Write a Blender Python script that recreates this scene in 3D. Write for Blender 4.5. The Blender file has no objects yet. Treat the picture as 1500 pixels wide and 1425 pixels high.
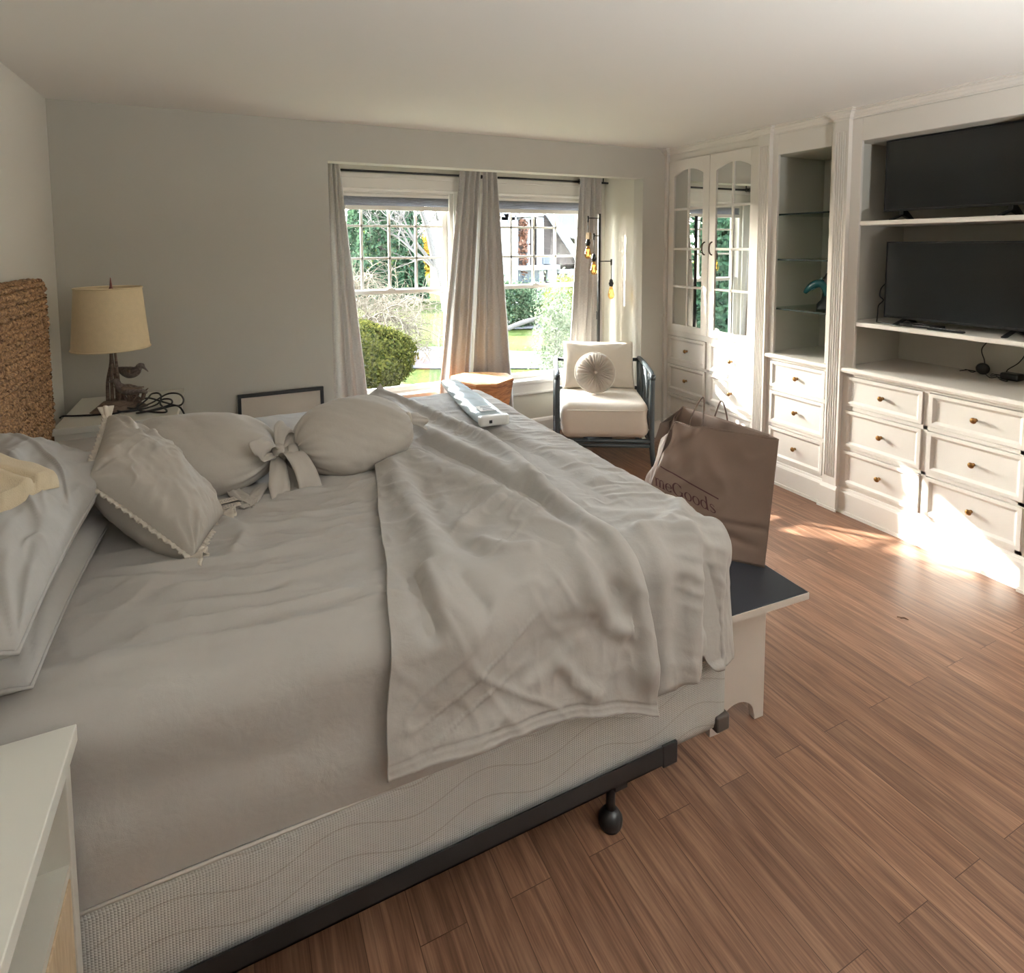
import bpy, bmesh, math, random
import numpy as np
from mathutils import Vector, Matrix, Euler
SC = bpy.context.scene
COL = SC.collection
PI = math.pi
random.seed(7)
RNG = np.random.default_rng(11)

# ------------------------------------------------------------------ camera
F_PX, CX, CY, CAM_H = 869.3, 750.0, 425.0, 1.65
_y, _p, _r = [math.radians(a) for a in (25.69, 4.323, -0.2427)]
FW = Vector((math.sin(_y)*math.cos(_p), math.cos(_y)*math.cos(_p), -math.sin(_p)))
_R0 = Vector((math.cos(_y), -math.sin(_y), 0)); _U0 = _R0.cross(FW)
RT = _R0*math.cos(_r) + _U0*math.sin(_r)
UP = -_R0*math.sin(_r) + _U0*math.cos(_r)
def at(px, py, axis, val):
    """photo pixel -> world point on the plane axis = val (used for measuring)"""
    d = FW + RT*((px-CX)/F_PX) - UP*((py-CY)/F_PX)
    o = Vector((0, 0, CAM_H)); t = (val-o[axis])/d[axis]
    return o + d*t
cam = bpy.data.cameras.new('camera'); co = bpy.data.objects.new('camera', cam); COL.objects.link(co)
cam.sensor_fit = 'HORIZONTAL'; cam.sensor_width = 36.0; cam.lens = F_PX/1500*36.0
cam.shift_x = 0.0; cam.shift_y = -(1425/2-CY)/1500
cam.clip_start = 0.05; cam.clip_end = 300
M = Matrix((RT, UP, -FW)).transposed().to_4x4(); M.translation = (0, 0, CAM_H)
co.matrix_world = M
SC.camera = co

# ------------------------------------------------------------------ materials
def srgb(r, g, b):
    f = lambda c: c/12.92 if c <= .04045 else ((c+.055)/1.055)**2.4
    return (f(r/255), f(g/255), f(b/255), 1)
def dim(c, k): return (c[0]*k, c[1]*k, c[2]*k, 1)
MATS = {}
class NT:
    def __init__(s, name):
        s.m = bpy.data.materials.new(name); s.m.use_nodes = True
        s.t = s.m.node_tree; s.t.nodes.clear()
        s.out = s.n('ShaderNodeOutputMaterial')
    def n(s, typ, **kw):
        nd = s.t.nodes.new(typ)
        for k, v in kw.items():
            if k.startswith('i_'):
                key = k[2:]; key = int(key) if key.isdigit() else key.replace('_', ' ')
                nd.inputs[key].default_value = v
            else: setattr(nd, k, v)
        return nd
    def l(s, a, ao, b, bi): s.t.links.new(a.outputs[ao], b.inputs[bi])
    def coord(s, scale=(1,1,1), rot=(0,0,0), kind='Object'):
        tc = s.n('ShaderNodeTexCoord'); mp = s.n('ShaderNodeMapping')
        mp.inputs['Scale'].default_value = scale; mp.inputs['Rotation'].default_value = rot
        s.l(tc, kind, mp, 'Vector'); return mp
    def bsdf(s, col=(1,1,1,1), rough=.5, metal=0, **kw):
        b = s.n('ShaderNodeBsdfPrincipled'); b.inputs['Base Color'].default_value = col
        b.inputs['Roughness'].default_value = rough; b.inputs['Metallic'].default_value = metal
        for k, v in kw.items(): b.inputs[k.replace('_', ' ')].default_value = v
        s.l(b, 0, s.out, 'Surface'); return b
def mat_plain(name, col, rough=.5, metal=0, noise=0, nscale=20, bump=0, bscale=200, stretch=(1,1,1), sheen=0, spec=.5):
    """colour with gentle procedural variation and a fine bump"""
    t = NT(name); b = t.bsdf(col, rough, metal); b.inputs['Specular IOR Level'].default_value = spec
    if sheen: b.inputs['Sheen Weight'].default_value = sheen
    mp = t.coord(stretch)
    nz = t.n('ShaderNodeTexNoise', i_Scale=nscale, i_Detail=3.0); t.l(mp, 0, nz, 'Vector')
    mr = t.n('ShaderNodeMapRange'); t.l(nz, 0, mr, 0)
    mr.inputs[3].default_value = 1-noise; mr.inputs[4].default_value = 1+noise
    mx = t.n('ShaderNodeMix', data_type='RGBA', blend_type='MULTIPLY'); mx.inputs[0].default_value = 1
    mx.inputs[6].default_value = col; cb = t.n('ShaderNodeCombineColor')
    for i in range(3): t.l(mr, 0, cb, i)
    t.l(cb, 0, mx, 7); t.l(mx, 2, b, 'Base Color')
    if bump:
        n2 = t.n('ShaderNodeTexNoise', i_Scale=bscale, i_Detail=2.0); t.l(mp, 0, n2, 'Vector')
        bp = t.n('ShaderNodeBump', i_Strength=bump, i_Distance=.002); t.l(n2, 0, bp, 'Height'); t.l(bp, 0, b, 'Normal')
    return t.m
def mat_fabric(name, col, weave=900, bump=.35, var=.05, wr=0, wscale=14, spec=.15, sheen=.1):
    """woven cloth: two crossed fine waves for the weave, soft wrinkles, slubby colour"""
    t = NT(name); b = t.bsdf(col, .85); b.inputs['Specular IOR Level'].default_value = spec
    b.inputs['Sheen Weight'].default_value = sheen
    mp = t.coord()
    nz = t.n('ShaderNodeTexNoise', i_Scale=45.0, i_Detail=4.0); t.l(mp, 0, nz, 'Vector')
    mr = t.n('ShaderNodeMapRange'); t.l(nz, 0, mr, 0); mr.inputs[3].default_value = 1-var; mr.inputs[4].default_value = 1+var
    cb = t.n('ShaderNodeCombineColor')
    for i in range(3): t.l(mr, 0, cb, i)
    mx = t.n('ShaderNodeMix', data_type='RGBA', blend_type='MULTIPLY'); mx.inputs[0].default_value = 1
    mx.inputs[6].default_value = col; t.l(cb, 0, mx, 7); t.l(mx, 2, b, 'Base Color')
    n2 = t.n('ShaderNodeTexNoise', i_Scale=float(weave), i_Detail=1.0); t.l(mp, 0, n2, 'Vector')
    bp = t.n('ShaderNodeBump', i_Strength=bump, i_Distance=.0012); t.l(n2, 0, bp, 'Height')
    last = bp
    if wr:
        m3 = t.coord((1, 1, 1)); n3 = t.n('ShaderNodeTexNoise', i_Scale=float(wscale), i_Detail=5.0, i_Roughness=.5, i_Distortion=.25)
        t.l(m3, 0, n3, 'Vector')
        b3 = t.n('ShaderNodeBump', i_Strength=wr, i_Distance=.02); t.l(n3, 0, b3, 'Height'); t.l(bp, 0, b3, 'Normal'); last = b3
    t.l(last, 0, b, 'Normal')
    return t.m
def mat_floor():
    t = NT('oak_floor'); b = t.bsdf(rough=.3); b.inputs['Coat Weight'].default_value = .12; b.inputs['Coat Roughness'].default_value = .22
    tc = t.n('ShaderNodeTexCoord'); sp = t.n('ShaderNodeSeparateXYZ'); t.l(tc, 'Object', sp, 0)
    cbv = t.n('ShaderNodeCombineXYZ'); t.l(sp, 1, cbv, 0); t.l(sp, 0, cbv, 1); t.l(sp, 2, cbv, 2)
    br = t.n('ShaderNodeTexBrick', offset=.37, offset_frequency=2, squash=1.0)
    for k, v in dict(Scale=1.0, Mortar_Size=.0011, Mortar_Smooth=.3, Bias=0.0, Brick_Width=1.25, Row_Height=.118).items(): br.inputs[k.replace('_', ' ')].default_value = v
    br.inputs['Color1'].default_value = (0, 0, 0, 1); br.inputs['Color2'].default_value = (1, 1, 1, 1); br.inputs['Mortar'].default_value = (.5, .5, .5, 1)
    t.l(cbv, 0, br, 'Vector')
    # grain: noise stretched along the board, shifted per board
    ofs = t.n('ShaderNodeVectorMath', operation='MULTIPLY_ADD'); t.l(br, 'Color', ofs, 0); ofs.inputs[1].default_value = (7, 3, 5); t.l(cbv, 0, ofs, 2)
    g1m = t.n('ShaderNodeMapping'); g1m.inputs['Scale'].default_value = (1.6, 26, 1); t.l(ofs, 0, g1m, 0)
    g1 = t.n('ShaderNodeTexNoise', i_Scale=1.6, i_Detail=6.0, i_Roughness=.62, i_Distortion=.7); t.l(g1m, 0, g1, 'Vector')
    g2m = t.n('ShaderNodeMapping'); g2m.inputs['Scale'].default_value = (3, 110, 1); t.l(ofs, 0, g2m, 0)
    g2 = t.n('ShaderNodeTexNoise', i_Scale=2.0, i_Detail=4.0); t.l(g2m, 0, g2, 'Vector')
    cr = t.n('ShaderNodeValToRGB'); e = cr.color_ramp.elements
    e[0].position = .25; e[0].color = srgb(94, 67, 51); e[1].position = .75; e[1].color = srgb(166, 134, 110)
    m = cr.color_ramp.elements.new(.5); m.color = srgb(131, 99, 79)
    t.l(g1, 0, cr, 0)
    mixg = t.n('ShaderNodeMix', data_type='RGBA', blend_type='MULTIPLY'); mixg.inputs[0].default_value = .55
    r2 = t.n('ShaderNodeValToRGB'); r2.color_ramp.elements[0].position = .35; r2.color_ramp.elements[0].color = (.45, .38, .33, 1); r2.color_ramp.elements[1].position = .58
    t.l(g2, 0, r2, 0); t.l(cr, 0, mixg, 6); t.l(r2, 0, mixg, 7)
    tone = t.n('ShaderNodeMix', data_type='RGBA', blend_type='MULTIPLY'); tone.inputs[0].default_value = 1
    r3 = t.n('ShaderNodeValToRGB'); r3.color_ramp.elements[0].color = (.80, .76, .74, 1); r3.color_ramp.elements[1].color = (1.08, 1.03, 1.0, 1); t.l(br, 'Color', r3, 0)
    t.l(mixg, 2, tone, 6); t.l(r3, 0, tone, 7)
    gap = t.n('ShaderNodeMix', data_type='RGBA'); t.l(br, 'Fac', gap, 0); t.l(tone, 2, gap, 6); gap.inputs[7].default_value = srgb(70, 44, 30)
    t.l(gap, 2, b, 'Base Color')
    rr = t.n('ShaderNodeMapRange'); rr.inputs[3].default_value = .3; rr.inputs[4].default_value = .46; t.l(g1, 0, rr, 0); t.l(rr, 0, b, 'Roughness')
    bp = t.n('ShaderNodeBump', i_Strength=.25, i_Distance=.0015); inv = t.n('ShaderNodeMath', operation='SUBTRACT'); inv.inputs[0].default_value = 1
    t.l(br, 'Fac', inv, 1); ad = t.n('ShaderNodeMath', operation='MULTIPLY_ADD'); t.l(g2, 0, ad, 0); ad.inputs[1].default_value = .25; t.l(inv, 0, ad, 2); t.l(ad, 0, bp, 'Height'); t.l(bp, 0, b, 'Normal')
    return t.m
def mat_thin_glass(name, tint=(1, 1, 1, 1), refl=.06):
    t = NT(name); tr = t.n('ShaderNodeBsdfTransparent'); tr.inputs[0].default_value = tint
    gl = t.n('ShaderNodeBsdfGlossy'); gl.inputs['Roughness'].default_value = .01
    fr = t.n('ShaderNodeLayerWeight', i_Blend=.5); pw = t.n('ShaderNodeMath', operation='POWER'); pw.inputs[1].default_value = 5.0; t.l(fr, 'Facing', pw, 0)
    mu = t.n('ShaderNodeMath', operation='MULTIPLY_ADD'); mu.inputs[1].default_value = .8; mu.inputs[2].default_value = refl*.7
    nz = t.n('ShaderNodeTexNoise', i_Scale=3.0); mp = t.coord(); t.l(mp, 0, nz, 'Vector')
    t.l(pw, 0, mu, 0); mx = t.n('ShaderNodeMixShader'); t.l(mu, 0, mx, 0); t.l(tr, 0, mx, 1); t.l(gl, 0, mx, 2); t.l(mx, 0, t.out, 0)
    return t.m
def mat_emit(name, col, st):
    t = NT(name); e = t.n('ShaderNodeEmission'); e.inputs[0].default_value = col; e.inputs[1].default_value = st; t.l(e, 0, t.out, 0); return t.m
def mat_wood(name, c0, c1, scale=(1, 1, 12), nscale=6, rough=.5, dist=1.5):
    t = NT(name); b = t.bsdf(rough=rough); mp = t.coord(scale)
    nz = t.n('ShaderNodeTexNoise', i_Scale=float(nscale), i_Detail=5.0, i_Distortion=dist); t.l(mp, 0, nz, 'Vector')
    cr = t.n('ShaderNodeValToRGB'); cr.color_ramp.elements[0].position = .3; cr.color_ramp.elements[1].position = .7
    cr.color_ramp.elements[0].color = c0; cr.color_ramp.elements[1].color = c1; t.l(nz, 0, cr, 0); t.l(cr, 0, b, 'Base Color')
    bp = t.n('ShaderNodeBump', i_Strength=.3, i_Distance=.003); t.l(nz, 0, bp, 'Height'); t.l(bp, 0, b, 'Normal')
    return t.m
def mat_leaf(name, c0, c1, trans=.35, nscale=30):
    t = NT(name); mp = t.coord(); nz = t.n('ShaderNodeTexNoise', i_Scale=float(nscale), i_Detail=2.0); t.l(mp, 0, nz, 'Vector')
    cr = t.n('ShaderNodeValToRGB'); cr.color_ramp.elements[0].position = .35; cr.color_ramp.elements[1].position = .65
    cr.color_ramp.elements[0].color = c0; cr.color_ramp.elements[1].color = c1; t.l(nz, 0, cr, 0)
    d = t.n('ShaderNodeBsdfDiffuse'); tl = t.n('ShaderNodeBsdfTranslucent'); t.l(cr, 0, d, 0); t.l(cr, 0, tl, 0)
    mx = t.n('ShaderNodeMixShader'); mx.inputs[0].default_value = trans; t.l(d, 0, mx, 1); t.l(tl, 0, mx, 2); t.l(mx, 0, t.out, 0)
    return t.m
def mat_curtain(name, col, tr=.12):
    t = NT(name); mp = t.coord((60, 60, 700)); nz = t.n('ShaderNodeTexNoise', i_Scale=1.0, i_Detail=3.0); t.l(mp, 0, nz, 'Vector')
    mr = t.n('ShaderNodeMapRange'); t.l(nz, 0, mr, 0); mr.inputs[1].default_value = .3; mr.inputs[2].default_value = .7; mr.inputs[3].default_value = .78; mr.inputs[4].default_value = 1.1
    cb = t.n('ShaderNodeCombineColor')
    for i in range(3): t.l(mr, 0, cb, i)
    mx = t.n('ShaderNodeMix', data_type='RGBA', blend_type='MULTIPLY'); mx.inputs[0].default_value = 1; mx.inputs[6].default_value = col; t.l(cb, 0, mx, 7)
    b = t.n('ShaderNodeBsdfPrincipled'); b.inputs['Roughness'].default_value = .7; b.inputs['Sheen Weight'].default_value = .3; t.l(mx, 2, b, 'Base Color')
    tl = t.n('ShaderNodeBsdfTranslucent'); t.l(mx, 2, tl, 0)
    m = t.n('ShaderNodeMixShader'); m.inputs[0].default_value = tr; t.l(b, 0, m, 1); t.l(tl, 0, m, 2); t.l(m, 0, t.out, 0)
    return t.m
def mat_boxspring():
    t = NT('quilted_ticking'); b = t.bsdf(srgb(205, 205, 200), .8); b.inputs['Specular IOR Level'].default_value = .2
    mp = t.coord(); sp = t.n('ShaderNodeSeparateXYZ'); t.l(mp, 0, sp, 0)
    ad = t.n('ShaderNodeMath', operation='ADD'); t.l(sp, 0, ad, 0); t.l(sp, 1, ad, 1)
    def wave(src, k, fac):
        m = t.n('ShaderNodeMath', operation='MULTIPLY'); m.inputs[1].default_value = k; t.l(src[0], src[1], m, 0)
        s = t.n('ShaderNodeMath', operation='SINE'); t.l(m, 0, s, 0); return s
    w1 = wave((ad, 0), 2*PI/.0115, 1); w2 = wave((sp, 2), 2*PI/.0115, 1)
    a1 = t.n('ShaderNodeMath', operation='ABSOLUTE'); t.l(w1, 0, a1, 0); a2 = t.n('ShaderNodeMath', operation='ABSOLUTE'); t.l(w2, 0, a2, 0)
    mu = t.n('ShaderNodeMath', operation='MULTIPLY'); t.l(a1, 0, mu, 0); t.l(a2, 0, mu, 1)
    # quilted wavy stitch lines
    w3 = wave((ad, 0), 2*PI/.34, 1); zz = t.n('ShaderNodeMath', operation='MULTIPLY_ADD'); zz.inputs[1].default_value = .022; t.l(w3, 0, zz, 0); t.l(sp, 2, zz, 2)
    w4 = wave((zz, 0), 2*PI/.075, 1); pw = t.n('ShaderNodeMath', operation='GREATER_THAN'); pw.inputs[1].default_value = .985; t.l(w4, 0, pw, 0)
    mx = t.n('ShaderNodeMix', data_type='RGBA'); mx.inputs[6].default_value = srgb(205, 205, 200); mx.inputs[7].default_value = srgb(190, 188, 181); t.l(pw, 0, mx, 0); t.l(mx, 2, b, 'Base Color')
    sb = t.n('ShaderNodeMath', operation='MULTIPLY_ADD'); sb.inputs[1].default_value = -2.0; t.l(pw, 0, sb, 0); t.l(mu, 0, sb, 2)
    bp = t.n('ShaderNodeBump', i_Strength=.6, i_Distance=.003); t.l(sb, 0, bp, 'Height'); t.l(bp, 0, b, 'Normal')
    return t.m
def mat_grass():
    t = NT('lawn_grass'); b = t.bsdf(rough=.9); b.inputs['Specular IOR Level'].default_value = .05; mp = t.coord()
    n1 = t.n('ShaderNodeTexNoise', i_Scale=.55, i_Detail=4.0); t.l(mp, 0, n1, 'Vector')
    n2 = t.n('ShaderNodeTexNoise', i_Scale=28.0, i_Detail=3.0); t.l(mp, 0, n2, 'Vector')
    mx = t.n('ShaderNodeMath', operation='MULTIPLY_ADD'); mx.inputs[1].default_value = .5; t.l(n2, 0, mx, 0); hv = t.n('ShaderNodeMath', operation='MULTIPLY'); hv.inputs[1].default_value = .55; t.l(n1, 0, hv, 0); t.l(hv, 0, mx, 2)
    cr = t.n('ShaderNodeValToRGB'); e = cr.color_ramp.elements; e[0].position = .36; e[0].color = (.012, .028, .008, 1); e[1].position = .64; e[1].color = (.072, .090, .018, 1)
    t.l(mx, 0, cr, 0); t.l(cr, 0, b, 'Base Color')
    bp = t.n('ShaderNodeBump', i_Strength=.6, i_Distance=.03); t.l(n2, 0, bp, 'Height'); t.l(bp, 0, b, 'Normal'); return t.m

WHITE = mat_plain('white_trim_paint', srgb(232, 229, 222), .38, noise=.012, nscale=6, bump=.03, bscale=300)
CABW = mat_plain('white_cabinet_paint', srgb(224, 219, 211), .4, noise=.012, nscale=5, bump=.03, bscale=250)
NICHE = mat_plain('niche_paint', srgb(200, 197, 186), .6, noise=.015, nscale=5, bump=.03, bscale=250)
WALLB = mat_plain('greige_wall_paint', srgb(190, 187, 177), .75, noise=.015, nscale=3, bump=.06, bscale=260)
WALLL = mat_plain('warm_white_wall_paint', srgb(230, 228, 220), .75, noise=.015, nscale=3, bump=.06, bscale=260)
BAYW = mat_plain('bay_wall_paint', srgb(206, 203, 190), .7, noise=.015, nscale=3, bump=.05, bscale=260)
CEIL = mat_plain('ceiling_paint', srgb(232, 229, 224), .85, noise=.01, nscale=3, bump=.08, bscale=180)
FLOOR = mat_floor()
SHEET = mat_fabric('greige_sheet_cotton', srgb(174, 170, 164), weave=1100, bump=.25, var=.02, wr=.20, wscale=15, sheen=.05)
SHEET2 = mat_fabric('greige_pillow_cotton', srgb(178, 172, 163), weave=1100, bump=.25, var=.02, wr=.14, wscale=20, sheen=.05)
PILLG = mat_fabric('grey_pillowcase_cotton', srgb(170, 167, 162), weave=1100, bump=.25, var=.02, wr=.16, wscale=18, sheen=.05)
LACE = mat_fabric('lace_trim', srgb(206, 198, 184), weave=260, bump=.9, var=.12)
TERRY = mat_fabric('tan_terry', srgb(198, 182, 154), weave=420, bump=.95, var=.1)
CUSH = mat_fabric('ivory_upholstery', srgb(226, 217, 204), weave=500, bump=.4, var=.02)
VELV = mat_fabric('pleated_velvet', srgb(182, 171, 158), weave=900, bump=.2, var=.03, sheen=.4)
CORD = mat_fabric('pale_piping', srgb(230, 224, 212), weave=500, bump=.3, var=.02)
BLACK = mat_plain('black_metal', srgb(22, 22, 23), .4, noise=.05, bump=.03)
BLKPL = mat_plain('black_plastic', srgb(20, 20, 22), .35, noise=.05, bump=.02)
SCREEN = mat_plain('dark_screen', srgb(26, 28, 29), .16, noise=.02, nscale=4)
RATTAN = mat_plain('charcoal_painted_rattan', srgb(62, 70, 74), .45, noise=.08, nscale=30, bump=.1, bscale=60)
MIRROR = mat_plain('mirror_glass', (.86, .88, .86, 1), .0, 1.0, noise=.004, nscale=3)
GLASS = mat_thin_glass('window_glass', (.97, .985, .98, 1), .05)
SHELFG = mat_thin_glass('shelf_glass', (.78, .88, .84, 1), .08)
GEDGE = mat_plain('glass_edge', srgb(22, 36, 33), .6, noise=.03, spec=.15)
BULBG = mat_thin_glass('bulb_glass', (1.0, .80, .45, 1), .08)
FILA = mat_emit('bulb_filament', (1.0, .45, .10, 1), 6)
BRASS = mat_plain('aged_brass', srgb(140, 104, 62), .28, 1.0, noise=.06, nscale=30)
BRONZE = mat_plain('dark_bronze', srgb(70, 50, 40), .35, .9, noise=.06)
CURT = mat_curtain('slub_curtain_fabric', srgb(196, 192, 188))
SHADEF = mat_curtain('grey_shade_fabric', srgb(176, 178, 184), .35)
BOXSP = mat_boxspring()
NAVY = mat_plain('navy_bench_paint', srgb(48, 51, 57), .32, noise=.04, nscale=8, bump=.03)
BENCHW = mat_plain('bench_white_paint', srgb(222, 214, 204), .45, noise=.015, bump=.03)
KRAFT = mat_plain('brown_kraft_paper', srgb(130, 109, 95), .7, noise=.05, nscale=14, bump=.12, bscale=90)
KRAFTD = mat_plain('dark_kraft_paper', srgb(106, 88, 76), .75, noise=.05, nscale=14, bump=.12, bscale=90)
INK = mat_plain('maroon_ink', srgb(80, 44, 42), .6, noise=.05)
NSW = mat_plain('nightstand_white_paint', srgb(222, 220, 210), .4, noise=.012, nscale=6, bump=.04, bscale=160)
NSD = mat_wood('nightstand_pale_wood', srgb(196, 172, 138), srgb(222, 202, 170), (2, 14, 2), 4, .5)
LSHADE = mat_fabric('linen_lampshade', srgb(226, 208, 172), weave=300, bump=.5, var=.07, spec=.05)
LBASE = mat_wood('driftwood_resin', srgb(72, 56, 46), srgb(128, 108, 92), (1, 1, 3), 22, .6)
BIRD = mat_wood('painted_bird', srgb(66, 56, 52), srgb(124, 112, 104), (3, 3, 3), 16, .6)
SEAG = mat_wood('woven_seagrass', srgb(74, 48, 30), srgb(190, 150, 108), (6, 6, 6), 14, .8, .3)
STUMP = mat_wood('reclaimed_wood', srgb(128, 76, 42), srgb(196, 134, 84), (2, 2, 16), 3, .6)
STUMPT = mat_wood('reclaimed_wood_top', srgb(168, 122, 78), srgb(216, 176, 124), (14, 2, 2), 3, .6)
PAPER = mat_plain('art_paper', srgb(196, 186, 172), .7, noise=.04, nscale=5)
PLASTIC = mat_plain('clear_blue_plastic', srgb(206, 222, 230), .18, noise=.10, nscale=26, bump=.5, bscale=40)
WHITEPL = mat_plain('white_plastic', srgb(232, 232, 228), .35, noise=.02)
SILVER = mat_plain('silver_plastic', srgb(150, 150, 150), .35, .5, noise=.03)
TEAL = mat_plain('teal_glaze', srgb(30, 92, 98), .2, noise=.25, nscale=14)
DARKST = mat_plain('dark_stone', srgb(26, 34, 36), .4, noise=.15, nscale=14)
TAGM = mat_plain('care_tag_cloth', srgb(214, 204, 190), .8, noise=.03)
TWIG = mat_plain('dry_leaf', srgb(84, 52, 32), .8, noise=.1)
GRASS = mat_grass()
ASPH = mat_plain('pale_asphalt', (.085, .085, .09, 1), .9, noise=.12, nscale=12, bump=.3, bscale=60)
BUSHM = mat_leaf('boxwood_leaves', (0.016, 0.024, 0.008, 1), (0.085, 0.082, 0.02, 1), .3, 24)
EVERG = mat_leaf('evergreen_leaves', (0.012, 0.03, 0.018, 1), (0.06, 0.11, 0.06, 1), .2, 6)
RHODO = mat_leaf('glossy_dark_leaves', (0.012, 0.028, 0.014, 1), (0.075, 0.105, 0.06, 1), .25, 10)
LIME = mat_leaf('lime_leaves', (0.06, 0.095, 0.014, 1), (0.2, 0.22, 0.05, 1), .4, 10)
WISP = mat_leaf('pale_feathery_leaves', (0.06, 0.09, 0.05, 1), (0.16, 0.19, 0.13, 1), .4, 10)
YELL = mat_leaf('yellow_leaves', (0.2, 0.11, 0.01, 1), (0.34, 0.24, 0.05, 1), .4, 10)
BARK = mat_plain('pale_bark', (.11, .088, .058, 1), .85, noise=.15, nscale=20, bump=.3, bscale=60)
BARKD = mat_plain('grey_bark', (.07, .062, .056, 1), .85, noise=.15, nscale=20, bump=.3, bscale=60)
MULCH = mat_plain('mulch', (.05, .034, .024, 1), .95, noise=.25, nscale=30, bump=.5, bscale=40)
SHING = mat_wood('weathered_shingles', (.014, .009, .007, 1), (.040, .028, .023, 1), (2, 2, 14), 4, .85, .3)
ROOFM = mat_plain('grey_roof_shingles', (.09, .09, .105, 1), .9, noise=.15, nscale=8, bump=.4, bscale=40)
HWHITE = mat_plain('exterior_white', (.28, .29, .31, 1), .6, noise=.02)
HGLASS = mat_plain('dark_window_glass', srgb(50, 58, 66), .1, noise=.1, nscale=2)

# ------------------------------------------------------------------ mesh helpers
class MB:
    def __init__(s): s.v = []; s.f = []; s.sm = []; s.mi = []; s.cur = 0
    def add(s, vs, fs, smooth=False):
        b = len(s.v); s.v += [tuple(map(float, p)) for p in vs]
        for f in fs: s.f.append([b+i for i in f]); s.sm.append(smooth); s.mi.append(s.cur)
        return s
    def box(s, x0, x1, y0, y1, z0, z1):
        x0, x1 = sorted((x0, x1)); y0, y1 = sorted((y0, y1)); z0, z1 = sorted((z0, z1))
        return s.add([(x, y, z) for z in (z0, z1) for y in (y0, y1) for x in (x0, x1)],
            [(0, 2, 3, 1), (4, 5, 7, 6), (0, 1, 5, 4), (2, 6, 7, 3), (0, 4, 6, 2), (1, 3, 7, 5)])
    def obox(s, c, size, rot=None):
        a = [v/2 for v in size]; Rm = rot if rot is not None else Matrix.Identity(3); c = Vector(c)
        return s.add([c + Rm @ Vector((x*a[0], y*a[1], z*a[2])) for z in (-1, 1) for y in (-1, 1) for x in (-1, 1)],
            [(0, 2, 3, 1), (4, 5, 7, 6), (0, 1, 5, 4), (2, 6, 7, 3), (0, 4, 6, 2), (1, 3, 7, 5)])
    def tube(s, path, r, n=8, closed=False, caps=True):
        P = [Vector(p) for p in path]; m = len(P); rs = r if hasattr(r, '__len__') else [r]*m
        vs = []; prev = None
        for i, p in enumerate(P):
            if closed: t = P[(i+1) % m]-P[i-1]
            else: t = P[min(i+1, m-1)]-P[max(i-1, 0)]
            t.normalize()
            if prev is None:
                a = Vector((0, 0, 1)) if abs(t.z) < .9 else Vector((1, 0, 0)); u = t.cross(a).normalized()
            else:
                u = prev - t*prev.dot(t)
                u = u.normalized() if u.length > 1e-6 else t.orthogonal().normalized()
            prev = u; w = t.cross(u)
            for k in range(n):
                an = 2*PI*k/n; vs.append(p + (u*math.cos(an)+w*math.sin(an))*rs[i])
        fs = []
        for i in range(m if closed else m-1):
            j = (i+1) % m
            for k in range(n):
                k2 = (k+1) % n; fs.append((i*n+k, i*n+k2, j*n+k2, j*n+k))
        s.add(vs, fs, True)
        if caps and not closed:
            b = len(s.v)-m*n
            for ring, rev in ((0, True), (m-1, False)):
                f = [b+ring*n+k for k in range(n)]
                s.f.append(f[::-1] if rev else f); s.sm.append(False); s.mi.append(s.cur)
        return s
    def lathe(s, prof, org=(0, 0, 0), n=24, rot=None, sx=1, sy=1):
        """prof: (r, z) list; revolved round z"""
        o = Vector(org); Rm = rot if rot is not None else Matrix.Identity(3); vs = []; idx = []
        for r, z in prof:
            if r < 1e-6: idx.append([len(vs)]*n); vs.append(o+Rm @ Vector((0, 0, z)))
            else:
                idx.append([len(vs)+k for k in range(n)])
                for k in range(n): vs.append(o+Rm @ Vector((r*sx*math.cos(2*PI*k/n), r*sy*math.sin(2*PI*k/n), z)))
        fs = []
        for a, b in zip(idx, idx[1:]):
            for k in range(n):
                k2 = (k+1) % n; f = [a[k], a[k2], b[k2], b[k]]; g = []
                for i in f:
                    if i not in g: g.append(i)
                if len(g) > 2: fs.append(g)
        return s.add(vs, fs, True)
    def grid(s, G, smooth=True, closed_u=False):
        """G: array (a, b, 3)"""
        a, b = G.shape[:2]; base = len(s.v); s.v += [tuple(p) for p in G.reshape(-1, 3).tolist()]
        for i in range(a if closed_u else a-1):
            i2 = (i+1) % a
            for j in range(b-1):
                s.f.append([base+i*b+j, base+i2*b+j, base+i2*b+j+1, base+i*b+j+1]); s.sm.append(smooth); s.mi.append(s.cur)
        return s
    def prism(s, poly, fn, d0, d1):
        """poly 2D list; fn(a, b, d) -> xyz; extruded from d0 to d1"""
        n = len(poly); vs = [fn(a, b, d0) for a, b in poly]+[fn(a, b, d1) for a, b in poly]
        fs = [list(range(n))[::-1], list(range(n, 2*n))]+[(i, (i+1) % n, n+(i+1) % n, n+i) for i in range(n)]
        return s.add(vs, fs)
    def rings(s, rings, cap=True):
        n = len(rings[0]); vs = [p for r in rings for p in r]; fs = []
        for i in range(len(rings)-1):
            for k in range(n): fs.append((i*n+k, i*n+(k+1) % n, (i+1)*n+(k+1) % n, (i+1)*n+k))
        if cap: fs.append([(len(rings)-1)*n+k for k in range(n)])
        return s.add(vs, fs)
    def mesh(s, name, mats):
        me = bpy.data.meshes.new(name); me.from_pydata(s.v, [], s.f)
        me.polygons.foreach_set('use_smooth', s.sm); me.polygons.foreach_set('material_index', s.mi)
        for m in (mats if isinstance(mats, (list, tuple)) else [mats]): me.materials.append(m)
        me.update(); return me
def RZ(a): return Matrix.Rotation(a, 3, 'Z')
def tag(o, label=None, cat=None, group=None, kind=None):
    if label: o['label'] = label
    if cat: o['category'] = cat
    if group: o['group'] = group
    if kind: o['kind'] = kind
    return o
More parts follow.
